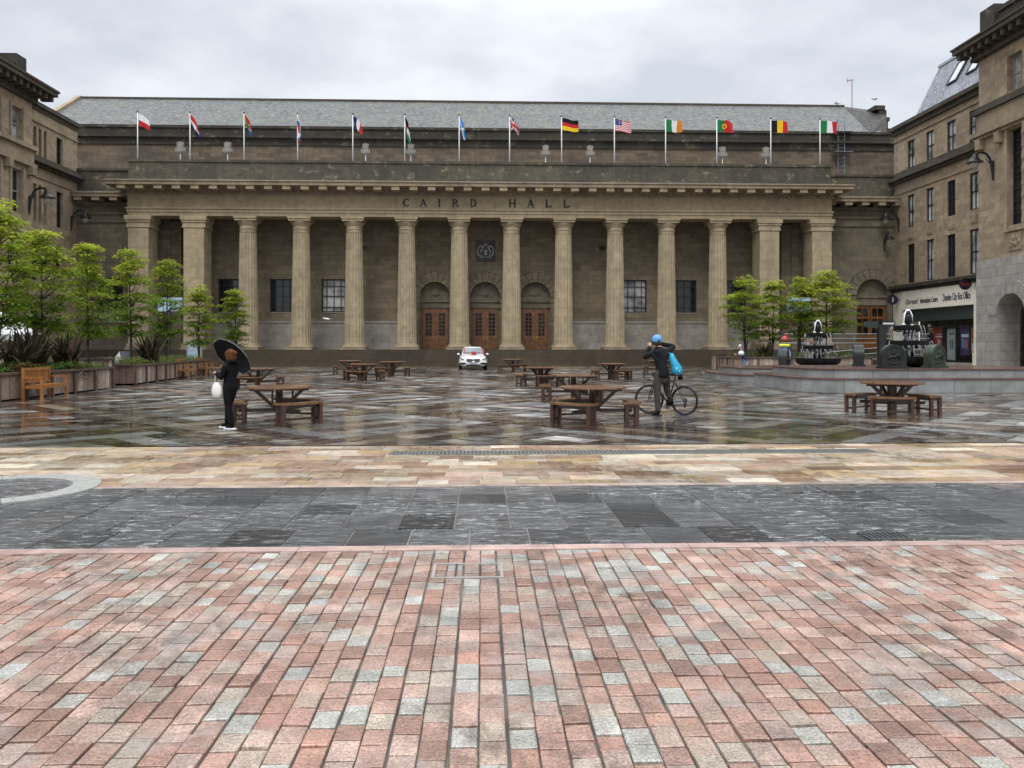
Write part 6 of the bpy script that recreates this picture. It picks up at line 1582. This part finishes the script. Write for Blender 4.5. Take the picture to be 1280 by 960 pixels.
for s in (-1,1):
    mb = MB(); mb.prism([(1.62,1.0),(2.1,1.33),(3.0,1.34),(3.6,1.22),(3.9,1.02)], s*.735, s*.60, 'x'); link('side_window', mb.mesh('side_window', M['glass']), cab, False)
    mb = MB(); mb.ball((s*.93,1.42,.98), .08, 10, (1.15,.7,.75)); link('wing_mirror', mb.mesh('wing_mirror', carw, True), car, False)
    mb = MB(); mb.prism([(s*.80,.70),(s*.84,.80),(s*.72,.735),(s*.54,.655),(s*.56,.61),(s*.70,.63)], .02, .20, 'y'); hl = link('headlight', mb.mesh('headlight', plain('dark_lamp_glass', (.03,.032,.036), .08, var=.2, bump=0) if 'dark_lamp_glass' not in bpy.data.materials else bpy.data.materials['dark_lamp_glass']), car, False)
    mb = MB(); mb.ball((s*.70,.03,.675), .035, 8); link('lamp', mb.mesh('lamp', M['white_paint'], True), hl, False)
    mb = MB(); mb.prism([(s*.82,.33),(s*.82,.46),(s*.56,.46),(s*.40,.39),(s*.56,.33)], -.03, .12, 'y'); link('air_intake', mb.mesh('air_intake', M['black_metal']), car, False)
    for yy in (.75, 3.45):
        mb = MB(); mb.tube([(s*.70,yy,.32),(s*.90,yy,.32)], .32, 24); w = link('wheel', mb.mesh('wheel', rub, 40), car, False)
        mb = MB()
        for k in range(5): a = 2*pi*k/5; mb.bar((s*.91,yy,.32),(s*.91,yy+.2*cos(a),.32+.2*sin(a)),.05,.03,up=(1,0,0))
        link('rim', mb.mesh('rim', steel), w, False)
    mb = MB(); mb.bar((s*.15,1.29,1.06),(s*.5,1.42,1.11),.012); link('wiper', mb.mesh('wiper', M['black_metal']), car, False)
mb = MB(); mb.prism([(-.44,.69),(.44,.69),(.40,.56),(.30,.50),(-.30,.50),(-.40,.56)], -.035, .10, 'y'); gr = link('grille', mb.mesh('grille', M['black_metal']), car, False)
mb = MB()
for s in (-1,1): mb.box(min(s*.13,s*.41),max(s*.13,s*.41),-.05,-.037,.585,.605); mb.box(min(s*.13,s*.38),max(s*.13,s*.38),-.05,-.037,.625,.645)
link('grille_bar', mb.mesh('grille_bar', steel), gr, False)
mb = MB(); mb.tube([(.09*cos(2*pi*i/20),-.06,.605+.09*sin(2*pi*i/20)) for i in range(21)], .011, 6)
for k in range(3): a = pi/2+2*pi*k/3; mb.bar((0,-.06,.605),(.085*cos(a),-.06,.605+.085*sin(a)),.022,.014,up=(0,1,0))
link('badge', mb.mesh('badge', plain('chrome', (.75,.75,.76), .1, 1.0, bump=0)), gr, False)
mb = MB(); mb.box(-.26,.26,-.06,-.04,.40,.50); np_ = link('number_plate', mb.mesh('number_plate', plain('number_plate_white', (.6,.6,.58), .4, var=.05)), car, False)
mb = MB()
for k in (-.21,-.15,-.09,-.03,.06,.12,.18): mb.box(k,k+.035,-.064,-.0605,.42,.48)
link('plate_characters', mb.mesh('plate_characters', M['black_metal']), np_, False)
mb = MB(); mb.prism([(-.38,.34),(.38,.34),(.5,.24),(-.5,.24)], -.02, .1, 'y'); link('lower_grille', mb.mesh('lower_grille', M['black_metal']), car, False)
rib = plain('red_satin_ribbon', (.62,.02,.03), .4, var=.3, scale=12)
bo = thing('ribbon_bow', 'big red ribbon bow with ribbons tied over the bonnet of the white car', 'bow', (x, y+.9, .98), radians(1.5))
mb = MB()
for k in range(22): a = random.uniform(0,6.28); r = random.uniform(.05,.17); mb.ball((r*cos(a), r*sin(a)*.8-.1, .10+random.uniform(-.04,.10)), .075, 7, (1,1,.7))
mb.build('rosette', rib, bo, world=False, smooth=True)
for s in (-1,1): mb = MB(); mb.obox((s*.03,-.1,.05), (s*.60,.42,.02), (s*.03,-.05,.0), (0,0,.012)); mb.obox((s*.63,.32,.08), (s*-.07,.62,.36), (s*.05,.0,.0), (0,-.01,.012)); mb.build('ribbon', rib, bo, world=False)

# ============================ GULLS =========================================
gull_w = plain('gull_white', (.75,.75,.74), .7, var=.08); gull_g = plain('gull_grey', (.35,.36,.38), .7)
def gull(loc, rz, lab, flying, s=1.0):
    t = thing('gull', lab, 'gull', loc, rz)
    mb = MB(); mb.tube([(-.26*s,0,.0),(-.15*s,0,.01),(0,0,.02),(.14*s,0,.03),(.2*s,0,.07),(.25*s,0,.08),(.31*s,0,.07)], [.02*s,.05*s,.075*s,.06*s,.045*s,.042*s,.008*s], 10)
    if flying:
        for q in (-1,1): mb.v and mb.prism([(-.08*s,0),(.08*s,0),(.10*s,q*.28*s),(-.10*s,q*.62*s),(-.14*s,q*.60*s),(-.06*s,q*.25*s)], .03*s, .045*s)
    mb.build('body', gull_w, t, world=False, smooth=50)
    if not flying:
        mb = MB()
        for q in (-1,1): mb.ball((-.06*s,q*.05*s,.04*s), .07*s, 8, (2.2,.4,.7)); mb.tube([(0,q*.02*s,-.02),(0.01,q*.02*s,-.14*s)], .008*s, 4)
        mb.build('wings', gull_g, t, world=False, smooth=True)
x, y = spot(408, 50); gull((x, y, 1.6+(432-399)*.050), radians(160), 'white gull flying low in front of the hall columns', True, .85)
x = on_front(1046.5, 87); gull((x, 87, 28.35), radians(10), 'gull perched on the hall roof ridge left of the aerial', False, 1.6)
x = on_front(1093, 84); gull((x, 84, 27.95), radians(200), 'gull perched on the dark stone stack at the right end of the hall roof', False, 1.6)

# ============================ SKY, SUN, CAMERA ==============================
w = bpy.data.worlds.new('World'); SC.world = w; w.use_nodes = True; nt = w.node_tree; nt.nodes.clear(); g = NB(nt)
SUN_EL, SUN_AZ = radians(52), radians(200)
sky = g.n('ShaderNodeTexSky', 0, {'sky_type':'NISHITA','sun_disc':False,'sun_elevation':SUN_EL,'sun_rotation':SUN_AZ,'air_density':1.0,'dust_density':3.0,'ozone_density':1.0})
dirv = g.n('ShaderNodeTexCoord', 0); sp = g.n('ShaderNodeSeparateXYZ', None, None, _0=dirv)
zz = g.math('MAXIMUM', sp.outputs[2], 0.0)
den = g.math('ADD', zz, .28); cv = g.n('ShaderNodeCombineXYZ', 0, None, _0=g.math('DIVIDE', sp.outputs[0], den), _1=g.math('DIVIDE', sp.outputs[1], den), _2=0.0)
n1 = g.noise(cv, 1.15, 5, .5); n2 = g.noise(g.mapping(cv, (1,1,1), (4,2,0)), 3.2, 6, .55)
cl = g.ramp(g.math('ADD', g.math('MULTIPLY', n1, .65), g.math('MULTIPLY', n2, .35)), .42, .57)
cloud = g.mix(cl, (5.7,6.05,6.55), (8.1,8.4,8.85))
zen = g.ramp(zz, .38, .85, 1.0, 2.9)
cloud = g.mix(1.0, cloud, g.n('ShaderNodeCombineXYZ', 0, None, _0=zen, _1=zen, _2=zen), 'MULTIPLY')
mixd = g.mix(.9, sky, cloud)
bgn = g.n('ShaderNodeBackground', 0, None, Color=mixd, Strength=.10)
out = nt.nodes.new('ShaderNodeOutputWorld'); nt.links.new(bgn, out.inputs[0])
sd = bpy.data.lights.new('sun', 'SUN'); sd.energy = .9; sd.angle = radians(20); sd.color = (1.0,.96,.90)
so = bpy.data.objects.new('sun', sd); COL.objects.link(so)
# sun_rotation is measured from +Y towards +X: the sun stands behind the camera
dv = Vector((sin(SUN_AZ)*cos(SUN_EL), cos(SUN_AZ)*cos(SUN_EL), sin(SUN_EL))); so.rotation_euler = dv.to_track_quat('Z','Y').to_euler(); so.location = (0,-20,60)
cd = bpy.data.cameras.new('camera'); cam = bpy.data.objects.new('camera', cd); COL.objects.link(cam)
cd.sensor_width = 36; cd.lens = 36*FPX/1280; cd.shift_y = -(480-432)/1280; cd.clip_end = 3000; cd.clip_start = .1
cam.location = (CAMX, 0, CAMZ); cam.rotation_euler = (pi/2, 0, -YAW); SC.camera = cam
SC.view_settings.view_transform = 'Standard'; SC.view_settings.look = 'None'; SC.view_settings.gamma = 1; SC.view_settings.exposure = 0.33
SC.render.engine = 'CYCLES'; SC.cycles.max_bounces = 8; SC.cycles.diffuse_bounces = 3; SC.cycles.glossy_bounces = 3; SC.cycles.transparent_max_bounces = 12; SC.cycles.use_denoising = True; SC.cycles.sample_clamp_indirect = 6
